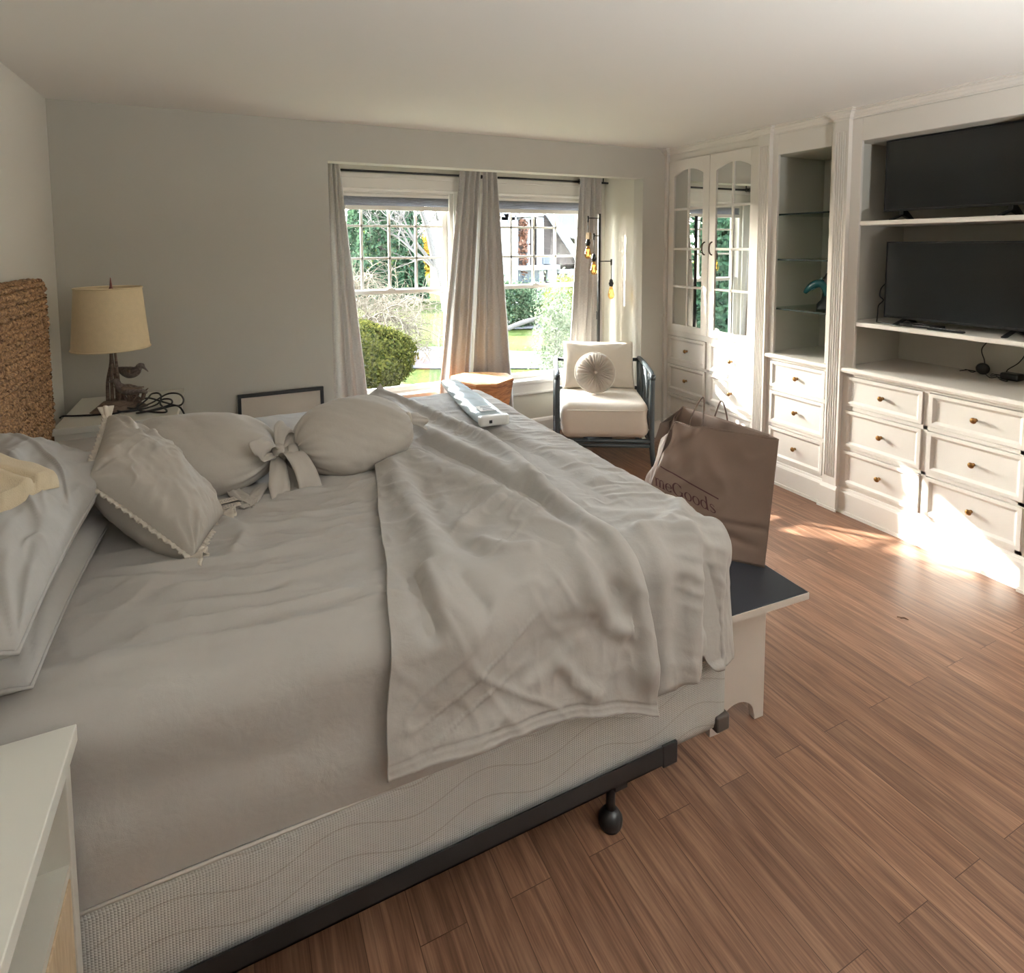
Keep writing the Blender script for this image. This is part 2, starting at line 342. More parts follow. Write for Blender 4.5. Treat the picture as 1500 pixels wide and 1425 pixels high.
def fixn(me):
    bm = bmesh.new(); bm.from_mesh(me); bmesh.ops.recalc_face_normals(bm, faces=bm.faces); bm.to_mesh(me); bm.free()
def obj(name, mb, mat, parent=None, bev=0, seg=2, solid=0, sub=0, local=False, fix=True, weld=False, offset=-1):
    """links ONE mesh object; geometry is in world space unless local"""
    me = mb if isinstance(mb, bpy.types.Mesh) else mb.mesh(name, mat)
    if weld:
        bm = bmesh.new(); bm.from_mesh(me); bmesh.ops.remove_doubles(bm, verts=bm.verts, dist=1e-5); bm.to_mesh(me); bm.free()
    if fix: fixn(me)
    o = bpy.data.objects.new(name, me); COL.objects.link(o)
    if parent is not None:
        o.parent = parent
        if not local: me.transform(wmat(parent).inverted())
    if sub: md = o.modifiers.new('sub', 'SUBSURF'); md.levels = sub; md.render_levels = sub
    if solid: md = o.modifiers.new('solid', 'SOLIDIFY'); md.thickness = solid; md.offset = offset
    if bev:
        md = o.modifiers.new('bevel', 'BEVEL'); md.width = bev; md.segments = seg; md.limit_method = 'ANGLE'; md.angle_limit = .6
        md.harden_normals = False
    return o
def wmat(o):
    m = Matrix.Translation(o.location) @ o.rotation_euler.to_matrix().to_4x4()
    return wmat(o.parent) @ m if o.parent else m
def thing(name, label, cat, loc=(0, 0, 0), rz=0, group=None):
    o = bpy.data.objects.new(name, None); COL.objects.link(o); o.empty_display_size = .1
    o.location = loc; o.rotation_euler = (0, 0, rz); return tag(o, label, cat, group)
def struct(name, mb, mat, parent=None, **kw):
    o = obj(name, mb, mat, parent, **kw); o['kind'] = 'structure'; return o
def copy_tree(o, parent=None):
    c = o.copy(); COL.objects.link(c)
    if parent: c.parent = parent
    for ch in list(o.children): copy_tree(ch, c)
    return c
def arc(c, r, a0, a1, n, fn):
    return [fn(c[0]+r*math.cos(a0+(a1-a0)*i/n), c[1]+r*math.sin(a0+(a1-a0)*i/n)) for i in range(n+1)]
def smooth_path(pts, n=8, closed=False):
    """Catmull-Rom through pts"""
    P = [Vector(p) for p in pts]; out = []; m = len(P)
    for i in range(m if closed else m-1):
        if closed: a, b, c, d = P[i-1], P[i], P[(i+1) % m], P[(i+2) % m]
        else: a, b, c, d = P[max(i-1, 0)], P[i], P[i+1], P[min(i+2, m-1)]
        for k in range(n):
            t = k/n; out.append(.5*((2*b)+(c-a)*t+(2*a-5*b+4*c-d)*t*t+(3*b-a-3*c+d)*t**3))
    if not closed: out.append(P[-1])
    return out
# numpy noise
def _h(ix, iy, seed):
    n = (ix*374761393 + iy*668265263 + seed*1442695041) & 0xFFFFFFFF
    n = ((n ^ (n >> 13))*1274126177) & 0xFFFFFFFF
    return ((n ^ (n >> 16)) & 0xFFFF)/65535.0
def vnoise(x, y, seed=0):
    x = np.asarray(x, float); y = np.asarray(y, float)
    ix = np.floor(x).astype(np.int64); iy = np.floor(y).astype(np.int64); fx = x-ix; fy = y-iy
    ux = fx*fx*fx*(fx*(fx*6-15)+10); uy = fy*fy*fy*(fy*(fy*6-15)+10)
    a, b, c, d = _h(ix, iy, seed), _h(ix+1, iy, seed), _h(ix, iy+1, seed), _h(ix+1, iy+1, seed)
    return (a*(1-ux)+b*ux)*(1-uy)+(c*(1-ux)+d*ux)*uy*1.0 - .5
def fbm(x, y, seed=0, oc=3):
    s = 0; a = 1.0
    for i in range(oc): s = s+a*vnoise(x*2**i, y*2**i, seed+i*17); a *= .5
    return s
def ridge(x, y, seed=0):
    return 1-np.sqrt(vnoise(x, y, seed)**2+.0007)*4+.05
def pdist(P, Q, line):
    """distance of points (P, Q) to a polyline, arc parameter 0..1, signed side"""
    L = np.array(line, float); best = np.full(P.shape, 1e9); tt = np.zeros(P.shape); sd = np.zeros(P.shape)
    ln = np.r_[0, np.cumsum(np.hypot(*(L[1:]-L[:-1]).T))]
    for i in range(len(L)-1):
        ax, ay = L[i]; bx, by = L[i+1]; dx, dy = bx-ax, by-ay; l2 = dx*dx+dy*dy
        t = np.clip(((P-ax)*dx+(Q-ay)*dy)/l2, 0, 1); ex = P-(ax+t*dx); ey = Q-(ay+t*dy); d = np.hypot(ex, ey)
        m = d < best; best = np.where(m, d, best); tt = np.where(m, (ln[i]+t*(ln[i+1]-ln[i]))/ln[-1], tt); sd = np.where(m, np.sign(dx*ey-dy*ex), sd)
    return best, tt, sd
def fold(P, Q, line, h, w, w2=None, e0=.15, e1=.15):
    """height of a fold along the line; w, w2 = half widths on the two sides; e0, e1 = taper lengths"""
    d, t, s = pdist(P, Q, line); ww = np.where(s > 0, w, w2 if w2 else w)
    tp = np.clip(t/max(e0, 1e-4), 0, 1)*np.clip((1-t)/max(e1, 1e-4), 0, 1); tp = tp*tp*(3-2*tp)
    return h*np.exp(-(d/ww)**2)*tp
FILL_POWER = 430.0  # emission strength of the added fill uplighter
# ------------------------------------------------------------------ room shell
H = 2.44; XL = -.836; YB = 3.985; YBAY = 4.53; ZO = 2.195; OX0, OX1 = .61, 3.12; YF = -1.6; XR = 3.96
XZ = lambda y: (lambda a, b, d: (a, d, b))
struct('floor', MB().box(XL-.15, XR+.15, YF-.15, YBAY+.15, -.12, 0), FLOOR)
struct('ceiling', MB().box(XL-.15, XR+.15, YF-.15, YB+.12, H, H+.15), CEIL)
struct('wall_left', MB().box(XL-.15, XL, YF-.15, YB+.12, 0, H), WALLL)
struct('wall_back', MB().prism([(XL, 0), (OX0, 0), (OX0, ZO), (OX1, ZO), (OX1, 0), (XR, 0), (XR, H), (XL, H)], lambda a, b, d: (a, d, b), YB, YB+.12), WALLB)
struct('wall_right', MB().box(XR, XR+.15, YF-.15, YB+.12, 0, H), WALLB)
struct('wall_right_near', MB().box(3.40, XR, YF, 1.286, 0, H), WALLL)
struct('wall_front', MB().box(XL, XR, YF-.15, YF, 0, H), mat_plain('bounce_cut_wall_taupe', srgb(120, 112, 104), .8, noise=.015, nscale=3))  # unseen wall, made dark to cut bounce light on the bed's near side
struct('wall_bay_left', MB().box(OX0-.14, OX0, YB+.12, YBAY, 0, 2.30), BAYW)
struct('wall_bay_right', MB().box(OX1, OX1+.14, YB+.12, YBAY, 0, 2.30), BAYW)
struct('ceiling_bay', MB().box(OX0-.14, OX1+.14, YB+.12, YBAY+.15, 2.30, 2.44), CEIL)
W1 = (.64, 1.667); W2 = (1.90, 2.945); WZ0, WZ1 = .49, 2.075
mb = MB()
for a, b in ((OX0-.14, W1[0]), (W1[1], W2[0]), (W2[1], OX1+.14)): mb.box(a, b, YBAY, YBAY+.15, 0, 2.30)
for a, b in (W1, W2): mb.box(a, b, YBAY, YBAY+.15, 0, WZ0-.03); mb.box(a, b, YBAY, YBAY+.15, WZ1, 2.30)
struct('wall_bay_back', mb, BAYW)
# skirting
mb = MB()
def skirt(mb, x0, x1, y, d=-1):
    mb.box(x0, x1, y, y+d*.016, 0, .105); mb.prism([(0, .105), (d*.016, .105), (d*.011, .125), (0, .135)], lambda a, b, e: (e, y+a, b), x0, x1); mb.box(x0, x1, y, y+d*.024, 0, .02)
skirt(mb, OX0, OX1, YBAY)
struct('baseboard_bay', mb, WHITE)
mb = MB(); skirt(mb, XL, OX0, YB); skirt(mb, OX1, 3.335, YB); struct('baseboard_back', mb, WHITE)
mb = MB().box(XL, XL+.016, YF, YB-.026, 0, .12); struct('baseboard_left', mb, WHITE, bev=.004)

# ------------------------------------------------------------------ windows
def window(idx, w):
    x0, x1 = w; root = thing('window_%d' % idx, None, None, ((x0+x1)/2, YBAY, WZ0)); root['kind'] = 'structure'
    f = MB()                                                     # jambs, casings, stool and apron
    f.box(x0, x0+.04, 4.54, 4.66, WZ0, WZ1); f.box(x1-.04, x1, 4.54, 4.66, WZ0, WZ1); f.box(x0+.04, x1-.04, 4.54, 4.66, WZ1-.03, WZ1); f.box(x0+.04, x1-.04, 4.54, 4.68, WZ0-.03, WZ0+.008)
    cl = x0-.085 if idx == 2 else OX0+.002; crr = x1+.085
    f.box(max(cl, OX0+.002), x0+.012, 4.512, 4.53, WZ0, WZ1); f.box(x1-.012, crr, 4.512, 4.53, WZ0, WZ1)
    f.box(max(cl, OX0+.002), crr, 4.510, 4.53, WZ1-.012, WZ1+.085); f.box(max(cl, OX0+.002), crr+.006, 4.496, 4.53, WZ1+.085, WZ1+.115); f.box(max(cl, OX0+.002), crr, 4.503, 4.53, WZ1-.004, WZ1+.010)
    obj('window_frame', f, WHITE, root, bev=.003)
    s = MB(); s.box(max(cl, OX0+.002), crr+.015, 4.462, 4.54, .468, .492)
    s.box(max(cl, OX0+.002), crr, 4.51, 4.53, .372, .468); s.box(max(cl, OX0+.002), crr, 4.502, 4.53, .445, .468); s.box(max(cl, OX0+.002), crr, 4.504, 4.53, .36, .378)
    obj('window_sill', s, WHITE, root, bev=.003)
    a, b = x0+.04, x1-.04                                         # upper sash with its glazing bars
    u = MB(); yy0, yy1 = 4.59, 4.622; zt, zb = WZ1-.03, 1.278
    gx0, gx1 = a, b
    st = .045
    u.box(gx0, gx0+st, yy0, yy1, zb, zt); u.box(gx1-st, gx1, yy0, yy1, zb, zt); u.box(gx0+st, gx1-st, yy0, yy1, zt-.03, zt); u.box(gx0+st, gx1-st, yy0, yy1, zb, zb+.035)
    ia, ib = gx0+st, gx1-st
    for k in (1, 2, 3):
        xc = ia+(ib-ia)*k/4; u.box(xc-.009, xc+.009, yy0+.004, yy1-.004, zb+.035, zt-.03)
    for zc in (1.553, 1.803): u.box(ia, ib, yy0+.004, yy1-.004, zc-.009, zc+.009)
    obj('upper_sash', u, WHITE, root, bev=.002)
    l = MB(); yy0, yy1 = 4.553, 4.587; zt, zb = 1.308, .500
    l.box(gx0, gx0+st, yy0, yy1, zb, zt); l.box(gx1-st, gx1, yy0, yy1, zb, zt); l.box(gx0+st, gx1-st, yy0, yy1, zt-.03, zt); l.box(gx0+st, gx1-st, yy0, yy1, zb, zb+.04)
    lo = obj('lower_sash', l, WHITE, root, bev=.002)
    lk = MB().box((a+b)/2-.03, (a+b)/2+.03, 4.556, 4.585, 1.308, 1.318).lathe([(0, 1.318), (.012, 1.318), (.012, 1.328), (0, 1.330)], ((a+b)/2, 4.57, 0), 12)
    obj('sash_lock', lk, WHITE, lo)
    obj('upper_glass', MB().box(ia, ib, 4.605, 4.608, 1.313, WZ1-.06), GLASS, root)
    obj('lower_glass', MB().box(ia, ib, 4.569, 4.572, .54, 1.278), GLASS, root)
window(1, W1); window(2, W2)
for w, which in ((W1, 'left window'), (W2, 'right window')):
    root = thing('window_shade', 'grey pleated shade pulled up at the top of the '+which+(' beside the tall evergreen' if w is W1 else ' facing the shingled house'), 'window shade', ((w[0]+w[1])/2, 4.545, 1.92), group='window shades')
    a, b = w[0]+.045, w[1]-.045
    h = MB().box(a, b, 4.541, 4.552, 2.030, 2.044); obj('headrail', MB().box(a, b, 4.535, 4.552, 2.022, 2.044), WHITE, root, bev=.002)
    pl = []; nz = 8
    for i in range(nz*2+1): pl.append((4.536+(.010 if i % 2 else 0), 2.022-(2.022-1.955)*i/(nz*2)))
    G = np.array([[(x, y, z) for y, z in pl] for x in (a, b)]); mbs = MB().grid(G, smooth=False)
    obj('shade_fabric', mbs, SHADEF, root, solid=.002)
    obj('bottom_rail', MB().box(a, b, 4.534, 4.551, 1.922, 1.955), WHITE, root, bev=.003)

# ------------------------------------------------------------------ curtains and rods
def curtain(label, top, bot, yc, npl, amp, seed, z0=.02, z1=2.255, open_top=None):
    nu, nv = 140, 60
    u = np.linspace(0, 1, nu)[:, None]; v = np.linspace(0, 1, nv)[None, :]
    z = z1+(z0-z1)*v
    ve = np.clip((2.23-z)/1.62, 0, 1.35)
    x0 = top[0]+(bot[0]-top[0])*ve; x1 = top[1]+(bot[1]-top[1])*ve
    uu = u+.035*np.sin(2*PI*(u*npl*.5+.2*seed))*(.4+v)
    ph = 2*PI*npl*uu
    am = amp*(.75+.5*v)*(1+.6*vnoise(u*npl*1.1+seed*7.3, v*1.6, seed))
    y = yc+am*np.sin(ph)+.012*fbm(u*5+seed, v*3, seed+3)*(v*2)+.02*v*np.sin(u*5+seed)
    x = x0+(x1-x0)*np.clip(u+.012*np.cos(ph*1.0)*0+.01*vnoise(u*9+seed, v*3, 5), -.02, 1.02)
    G = np.stack([x+0*y, y+0*x, z+0*x], -1)
    root = thing('curtain', label, 'curtain', ((bot[0]+bot[1])/2, yc, z0), group='linen window curtains')
    obj('curtain_panel', MB().grid(G), CURT, root, solid=.0025, offset=0)
    n = max(2, int(npl))
    for k in range(n):
        xx = top[0]+(top[1]-top[0])*(k+.5)/n
        pts = [(xx, 4.455+.018*math.cos(t), 2.20+.018*math.sin(t)) for t in np.linspace(0, 2*PI, 15)[:-1]]
        obj('curtain_ring', MB().tube(pts, .003, 6, closed=True), BLACK, root)
    return root
curtain('grey linen curtain hanging at the far left edge of the bay', (.668, .752), (.675, .905), 4.39, 3.0, .018, 1)
curtain('grey linen curtain left of the bay centre, bright with a sun streak', (1.668, 1.845), (1.50, 1.745), 4.395, 4.0, .018, 2)
curtain('darker grey linen curtain right of the bay centre, behind the wooden stool', (1.838, 1.956), (1.735, 2.085), 4.335, 3.0, .020, 3)
curtain('grey linen curtain at the right end of the bay behind the floor lamp', (2.772, 2.985), (2.64, 3.005), 4.395, 4.0, .018, 4)
for a, b, nm in ((.63, 1.84, 'black curtain rod over the left window of the bay'), (1.885, 3.10, 'black curtain rod over the right window of the bay')):
    root = thing('curtain_rod', nm, 'curtain rod', ((a+b)/2, 4.455, 2.20), group='black curtain rods')
    obj('rod', MB().tube([(a, 4.455, 2.20), (b, 4.455, 2.20)], .009, 10), BLACK, root)
    xe = b if a < 1 else a; sg = 1 if a < 1 else -1
    obj('finial', MB().lathe([(0, -.016), (.012, -.012), (.017, 0), (.012, .012), (0, .016)], (xe+sg*.012, 4.455, 2.20), 14), BLACK, root)
    for xb in (a+.06, b-.05): obj('bracket', MB().tube([(xb, 4.455, 2.21), (xb, 4.455, 2.29)], .006, 8), BLACK, root)

# ------------------------------------------------------------------ crown moulding over the built-ins
def sweep(mb, path, prof):
    """path: plan polyline (x, y) whose room side is -x; prof: (out, z)"""
    P = [Vector((a, b)) for a, b in path]; rows = []
    for i, p in enumerate(P):
        d0 = (P[i]-P[i-1]).normalized() if i else None; d1 = (P[i+1]-P[i]).normalized() if i < len(P)-1 else None
        n0 = Vector((d0.y, -d0.x)) if d0 else None; n1 = Vector((d1.y, -d1.x)) if d1 else None
        if n0 is None: m = n1
        elif n1 is None: m = n0
        else: m = (n0+n1); m = m/ (m.dot(n0))
        rows.append([(p.x+m.x*o, p.y+m.y*o, z) for o, z in prof])
    n = len(prof); vs = [q for r in rows for q in r]; fs = []
    for i in range(len(rows)-1):
        for k in range(n-1): fs.append((i*n+k, i*n+k+1, (i+1)*n+k+1, (i+1)*n+k))
    mb.add(vs, fs)
XFACE, XPIL = 3.378, 3.345
PILS = [(2.918, 3.012), (2.350, 2.443), (1.288, 1.384)]           # y ranges of the fluted pilasters
path = [(XPIL, YB), (XPIL, 3.958), (XFACE, 3.958)]
for a, b in PILS: path += [(XFACE, b), (XPIL, b), (XPIL, a), (XFACE, a)]
path = path[:-1]
cp = [(0, 2.386), (.006, 2.386), (.006, 2.396), (.013, 2.400), (.018, 2.408), (.028, 2.414), (.034, 2.424), (.044, 2.426), (.044, 2.432), (.054, 2.434), (.054, 2.44), (0, 2.44)]
# walk from the back wall towards the camera: room side (-x) is on the right hand
def sweep_r(mb, path, prof): sweep(mb, path, prof)
mb = MB(); sweep_r(mb, path, cp)
struct('trim_1', mb, CABW)

# ------------------------------------------------------------------ unseen uplighter added behind the camera as fill light
TX, TY = 2.0, -1.15
root = thing('fill_torchiere', 'added white fill uplighter standing unseen behind the viewpoint', 'floor lamp', (TX, TY, 0))
obj('lamp_base', MB().lathe([(0, 0), (.14, 0), (.14, .02), (.02, .03), (0, .03)], (TX, TY, 0), 32), BLACK, root)
obj('pole', MB().tube([(TX, TY, .03), (TX, TY, .95)], .012, 12), BLACK, root)
obj('bowl', MB().lathe([(0, .95), (.08, .96), (.20, 1.03), (.24, 1.09), (.235, 1.09), (.195, 1.04), (.08, .975), (0, .97)], (TX, TY, 0), 40), WHITE, root)
obj('fill_disc', MB().lathe([(0, 1.05), (.19, 1.05), (.19, 1.045), (0, 1.045)], (TX, TY, 0), 40), mat_emit('fill_glow', (.93, .975, 1.0, 1), FILL_POWER), root)

# ------------------------------------------------------------------ sun and sky
SUN = Vector((.72, -1.0, -.585)).normalized()
sl = bpy.data.lights.new('sun', 'SUN'); sl.energy = 38.0; sl.angle = .0093; sl.color = (1.0, .965, .91)
so = bpy.data.objects.new('sun', sl); COL.objects.link(so); so.rotation_euler = SUN.to_track_quat('-Z', 'Y').to_euler(); so.location = (-3, 14, 8)
wd = bpy.data.worlds.new('sky'); SC.world = wd; wd.use_nodes = True; nt = wd.node_tree; nt.nodes.clear()
o = nt.nodes.new('ShaderNodeOutputWorld'); bg = nt.nodes.new('ShaderNodeBackground'); sk = nt.nodes.new('ShaderNodeTexSky')
sk.sky_type = 'NISHITA'; sk.sun_disc = False; sk.sun_elevation = math.radians(25.4); sk.sun_rotation = math.atan2(-SUN.x, -SUN.y); sk.air_density = 1.0; sk.dust_density = 1.6; sk.ozone_density = .8
hs = nt.nodes.new('ShaderNodeHueSaturation'); hs.inputs['Saturation'].default_value = .45
nt.links.new(sk.outputs[0], hs.inputs['Color']); nt.links.new(hs.outputs[0], bg.inputs[0]); bg.inputs[1].default_value = 4.6; nt.links.new(bg.outputs[0], o.inputs[0])
SC.view_settings.view_transform = 'Standard'; SC.view_settings.look = 'None'; SC.view_settings.gamma = 1; SC.view_settings.exposure = 0.48
SC.view_settings.use_curve_mapping = False
SC.cycles.use_denoising = True; SC.cycles.max_bounces = 10; SC.cycles.diffuse_bounces = 6; SC.cycles.transparent_max_bounces = 16; SC.cycles.sample_clamp_indirect = 6.0
SC.cycles.caustics_reflective = False; SC.cycles.caustics_refractive = False
# ------------------------------------------------------------------ built-in cabinets along the right wall (they face -x)
XBK = 3.92
ROWS = [(.668, .853), (.416, .645), (.176, .394)]
def front_panel(mb, y0, y1, z0, z1, xf, steps, back):
    """panel facing -x: nested rectangles (inset, x offset), closed by sides to x = back"""
    def ring(i, x): return [(x, y1-i, z0+i), (x, y0+i, z0+i), (x, y0+i, z1-i), (x, y1-i, z1-i)]
    R = [ring(0, back)]+[ring(i, xf+d) for i, d in steps]; mb.rings(R)
DRW = [(0, .0), (.019, .0), (.022, .003), (.031, .011), (.034, .012)]
def drawer(root, y0, y1, z0, z1, knob=True):
    mb = MB(); front_panel(mb, y0+.003, y1-.003, z0+.003, z1-.003, XFACE-.010, DRW, XFACE+.016)
    d = obj('drawer', mb, CABW, root, bev=.0015)
    yc, zc = (y0+y1)/2, (z0+z1)/2
    k = MB().lathe([(0, 0), (.009, 0), (.009, .003), (.005, .006), (.005, .016), (.013, .020), (.0155, .026), (.013, .031), (.006, .034), (0, .0345)], (XFACE+.002, yc, zc), 16, Matrix.Rotation(-PI/2, 3, 'Y'))
    obj('knob', k, BRASS, d)
    return d
def base_run(mb, y0, y1):
    mb.box(XFACE-.018, XFACE+.01, y0, y1, 0, .128)
    mb.prism([(XFACE-.018, .128), (XFACE-.012, .140), (XFACE-.008, .142), (XFACE-.004, .156), (XFACE+.01, .160), (XFACE+.01, .128)], lambda a, b, d: (a, d, b), y0, y1)
    mb.box(XFACE-.030, XFACE-.018, y0, y1, 0, .018)
def pilaster(root, y0, y1):
    mb = MB(); n = 5; m = .010; w = (y1-y0-2*m)/n
    mb.box(XPIL, XFACE+.012, y0, y1, .155, .205); mb.box(XPIL, XFACE+.012, y0, y1, 2.318, 2.386)
    prof = [(XFACE+.012, y0), (XPIL, y0)]
    for i in range(n):
        a = y0+m+i*w; prof.append((XPIL, a+.0022))
        for k in range(1, 6): t = PI*k/6; prof.append((XPIL+.0062*math.sin(t), a+w/2-(w/2-.0022)*math.cos(t)))
        prof.append((XPIL, a+w-.0022))
    prof += [(XPIL, y1), (XFACE+.012, y1)]
    mb.prism(prof, lambda a, b, d: (a, b, d), .205, 2.318)
    mb.box(XPIL-.012, XFACE+.012, y0-.010, y1+.010, 0, .132)
    mb.prism([(XPIL-.012, .132), (XPIL-.004, .146), (XPIL, .155), (XFACE+.012, .155), (XFACE+.012, .132)], lambda a, b, d: (a, d, b), y0-.008, y1+.008)
    mb.box(XPIL-.02, XPIL-.012, y0-.018, y1+.018, 0, .016)
    return obj('pilaster', mb, CABW, root)
def carcass(name, root, y0, y1, parts, lower_back=True):
    """face frame rectangles (y0, y1, z0, z1) plus a backing board behind the drawers"""
    mb = MB()
    for a, b, c, d in parts: mb.box(XFACE, XFACE+.02, a, b, c, d)
    return mb

# --- tall cabinet with mirrored doors
Y0, Y1 = 3.016, 3.956
t = thing('tall_cabinet', 'tall white built-in cabinet with mirrored arched doors in the room corner', 'cabinet', (XFACE, (Y0+Y1)/2, 0))
mb = MB()
mb.box(XPIL, XFACE+.02, 3.957, YB, .155, 2.386); mb.box(XPIL-.010, XFACE+.02, 3.947, YB-.027, 0, .132); mb.box(XPIL-.003, XFACE+.02, 3.952, YB-.02, .132, .155)
mb.box(XFACE, XFACE+.02, Y0-.003, Y0, .155, 2.386); mb.box(XFACE, XFACE+.02, 3.945, 3.957, .155, 2.386)
mb.box(XFACE, XFACE+.02, Y0, 3.945, 2.338, 2.386); mb.box(XFACE, XFACE+.02, Y0, 3.945, .885, .930)
for zz in ((.645, .668), (.394, .416), (.155, .176)): mb.box(XFACE, XFACE+.02, Y0, 3.945, *zz)
mb.box(XFACE, XFACE+.02, 3.462, 3.500, .176, .885)
mb.box(XFACE+.025, XBK, Y0-.003, YB-.003, 0, 2.386)
obj('cabinet_body', mb, CABW, t, bev=.002)
mb = MB(); base_run(mb, 3.031, 3.947); obj('base_moulding', mb, CABW, t)
for a, b in ((3.500, 3.943), (3.018, 3.462)):
    for r in [(.668, .885)]+ROWS[1:]: drawer(t, a, b, *r)
def mirror_door(y0, y1, hside):
    """framed door: arched top, two columns and four rows of mirror"""
    z0, z1 = .934, 2.334; st = .066
    gy0, gy1, gz0, gzs, rise = y0+st, y1-st, z0+.055, 2.205, .05
    xf = XFACE-.020
    N = 24
    arch = [(gy0+(gy1-gy0)*k/N, gzs+rise*math.sin(PI*k/N)**.8) for k in range(N+1)]
    outer = [(y0, z0), (y1, z0), (y1, z1), (y0, z1)]
    mb = MB()
    mb.box(xf, XFACE-.001, y0, gy0, z0, z1); mb.box(xf, XFACE-.001, gy1, y1, z0, z1); mb.box(xf, XFACE-.001, gy0, gy1, z0, gz0)
    for (a, za), (b, zb) in zip(arch, arch[1:]): mb.prism([(a, za), (b, zb), (b, z1), (a, z1)], lambda p, q, d: (d, p, q), xf, XFACE-.001)
    yc = (gy0+gy1)/2; mb.box(xf+.002, XFACE-.003, yc-.0095, yc+.0095, gz0, gzs+rise)
    for zc in (1.306, 1.614, 1.937): mb.box(xf+.002, XFACE-.003, gy0, gy1, zc-.0095, zc+.0095)
    d = obj('door', mb, CABW, t, bev=.002, weld=True)
    obj('mirror_glass', MB().prism([(gy0, gz0), (gy1, gz0)]+arch[::-1], lambda p, q, e: (e, p, q), XFACE-.011, XFACE-.006), MIRROR, d)
    yh = y0+.036 if hside > 0 else y1-.036
    pts = [(xf, yh, 1.668), (xf-.012, yh, 1.664), (xf-.026, yh, 1.648), (xf-.030, yh, 1.619), (xf-.026, yh, 1.590), (xf-.012, yh, 1.574), (xf, yh, 1.570)]
    obj('handle', MB().tube(smooth_path(pts, 5), .0055, 8), BRONZE, d)
mirror_door(3.484, 3.944, 1); mirror_door(3.019, 3.479, -1)

# --- display unit with glass shelves
Y0, Y1 = 2.443, 2.918
t = thing('display_cabinet', 'narrow white built-in display cabinet with glass shelves and three drawers', 'cabinet', (XFACE, (Y0+Y1)/2, 0))
oy0, oy1, oz0, oz1 = 2.482, 2.872, .905, 2.25; iy0, iy1 = 2.428, 2.930
mb = MB(); mb.box(XFACE, XFACE+.02, Y0, oy0, .155, 2.386); mb.box(XFACE, XFACE+.02, oy1, Y1, .155, 2.386); mb.box(XFACE, XFACE+.02, oy0, oy1, oz1, 2.386)
mb.box(XFACE, XFACE+.02, oy0, oy1, .853, .872)
for zz in ((.645, .668), (.394, .416), (.155, .176)): mb.box(XFACE, XFACE+.02, oy0, oy1, *zz)
mb.box(XFACE+.025, XBK, oy0-.02, oy1+.02, 0, .872)
obj('cabinet_body', mb, CABW, t, bev=.002)
mb = MB(); mb.box(XFACE+.02, XBK, iy0-.015, iy0, .872, 2.27); mb.box(XFACE+.02, XBK, iy1, iy1+.015, .872, 2.27); mb.box(XFACE+.02, XBK, iy0, iy1, oz1, 2.27); mb.box(XBK, XBK+.02, iy0-.015, iy1+.015, .868, 2.27)
obj('niche_lining', mb, NICHE, t)
mb = MB(); mb.prism([(XFACE-.026, .874), (XFACE-.030, .884), (XFACE-.026, .896), (XFACE-.018, .900), (XBK, .900), (XBK, .868), (XFACE-.012, .868), (XFACE-.016, .872)], lambda a, b, d: (a, d, b), Y0+.001, Y1-.001)
mb.box(XFACE+.03, XBK-.001, iy0+.001, iy1-.001, .870, .8998); obj('ledge', mb, CABW, t)
for r in ROWS: drawer(t, 2.462, 2.886, *r)
for zs in (1.845, 1.540, 1.204):
    s = obj('shelf', MB().box(XFACE+.026, XBK-.003, iy0+.002, iy1-.002, zs, zs+.009), SHELFG, t)
    obj('shelf_edge', MB().box(XFACE+.022, XFACE+.026, iy0+.002, iy1-.002, zs-.001, zs+.010), GEDGE, s)
    for yy in (iy0+.001, iy1-.001): obj('shelf_pin', MB().tube([(XFACE+.07, yy, zs-.006), (XFACE+.07, yy+(.014 if yy < 2.6 else -.014), zs-.006)], .004, 8), SILVER, s)
mb = MB(); base_run(mb, Y0+.011, Y1-.011); obj('base_moulding', mb, CABW, t)
pilaster(t, *PILS[0])

# --- media unit
Y0, Y1 = 1.384, 2.350
t = thing('media_cabinet', 'wide white built-in media cabinet holding two televisions over six drawers', 'cabinet', (XFACE, (Y0+Y1)/2, 0))
oy0, oy1, oz0, oz1 = 1.440, 2.288, .905, 2.252; iy0, iy1 = 1.400, 2.352
mb = MB(); mb.box(XFACE, XFACE+.02, Y0, oy0, .155, 2.386); mb.box(XFACE, XFACE+.02, oy1, Y1, .155, 2.386); mb.box(XFACE, XFACE+.02, oy0, oy1, oz1, 2.386)
mb.box(XFACE, XFACE+.02, oy0, oy1, .853, .872); mb.box(XFACE, XFACE+.02, 1.853, 1.880, .176, .853)
for zz in ((.645, .668), (.394, .416), (.155, .176)): mb.box(XFACE, XFACE+.02, 1.408, oy1, *zz)
mb.box(XFACE+.025, XBK, oy0-.02, oy1+.02, 0, .872)
obj('cabinet_body', mb, CABW, t, bev=.002)
mb = MB(); mb.box(XFACE+.02, XBK, iy0-.015, iy0, .872, 2.27); mb.box(XFACE+.02, XBK, iy1, iy1+.015, .872, 2.27); mb.box(XFACE+.02, XBK, iy0, iy1, oz1, 2.27); mb.box(XBK, XBK+.02, iy0-.015, iy1+.015, .868, 2.27)
obj('niche_lining', mb, NICHE, t)
mb = MB(); mb.prism([(XFACE-.026, .874), (XFACE-.030, .886), (XFACE-.026, .900), (XFACE-.018, .905), (XBK, .905), (XBK, .868), (XFACE-.012, .868), (XFACE-.016, .872)], lambda a, b, d: (a, d, b), Y0+.001, Y1-.001)
mb.box(XFACE+.03, XBK-.001, iy0+.001, iy1-.001, .870, .9048); obj('counter_top', mb, CABW, t)
for a, b in ((1.880, 2.330), (1.411, 1.853)):
    for r in ROWS: drawer(t, a, b, *r)
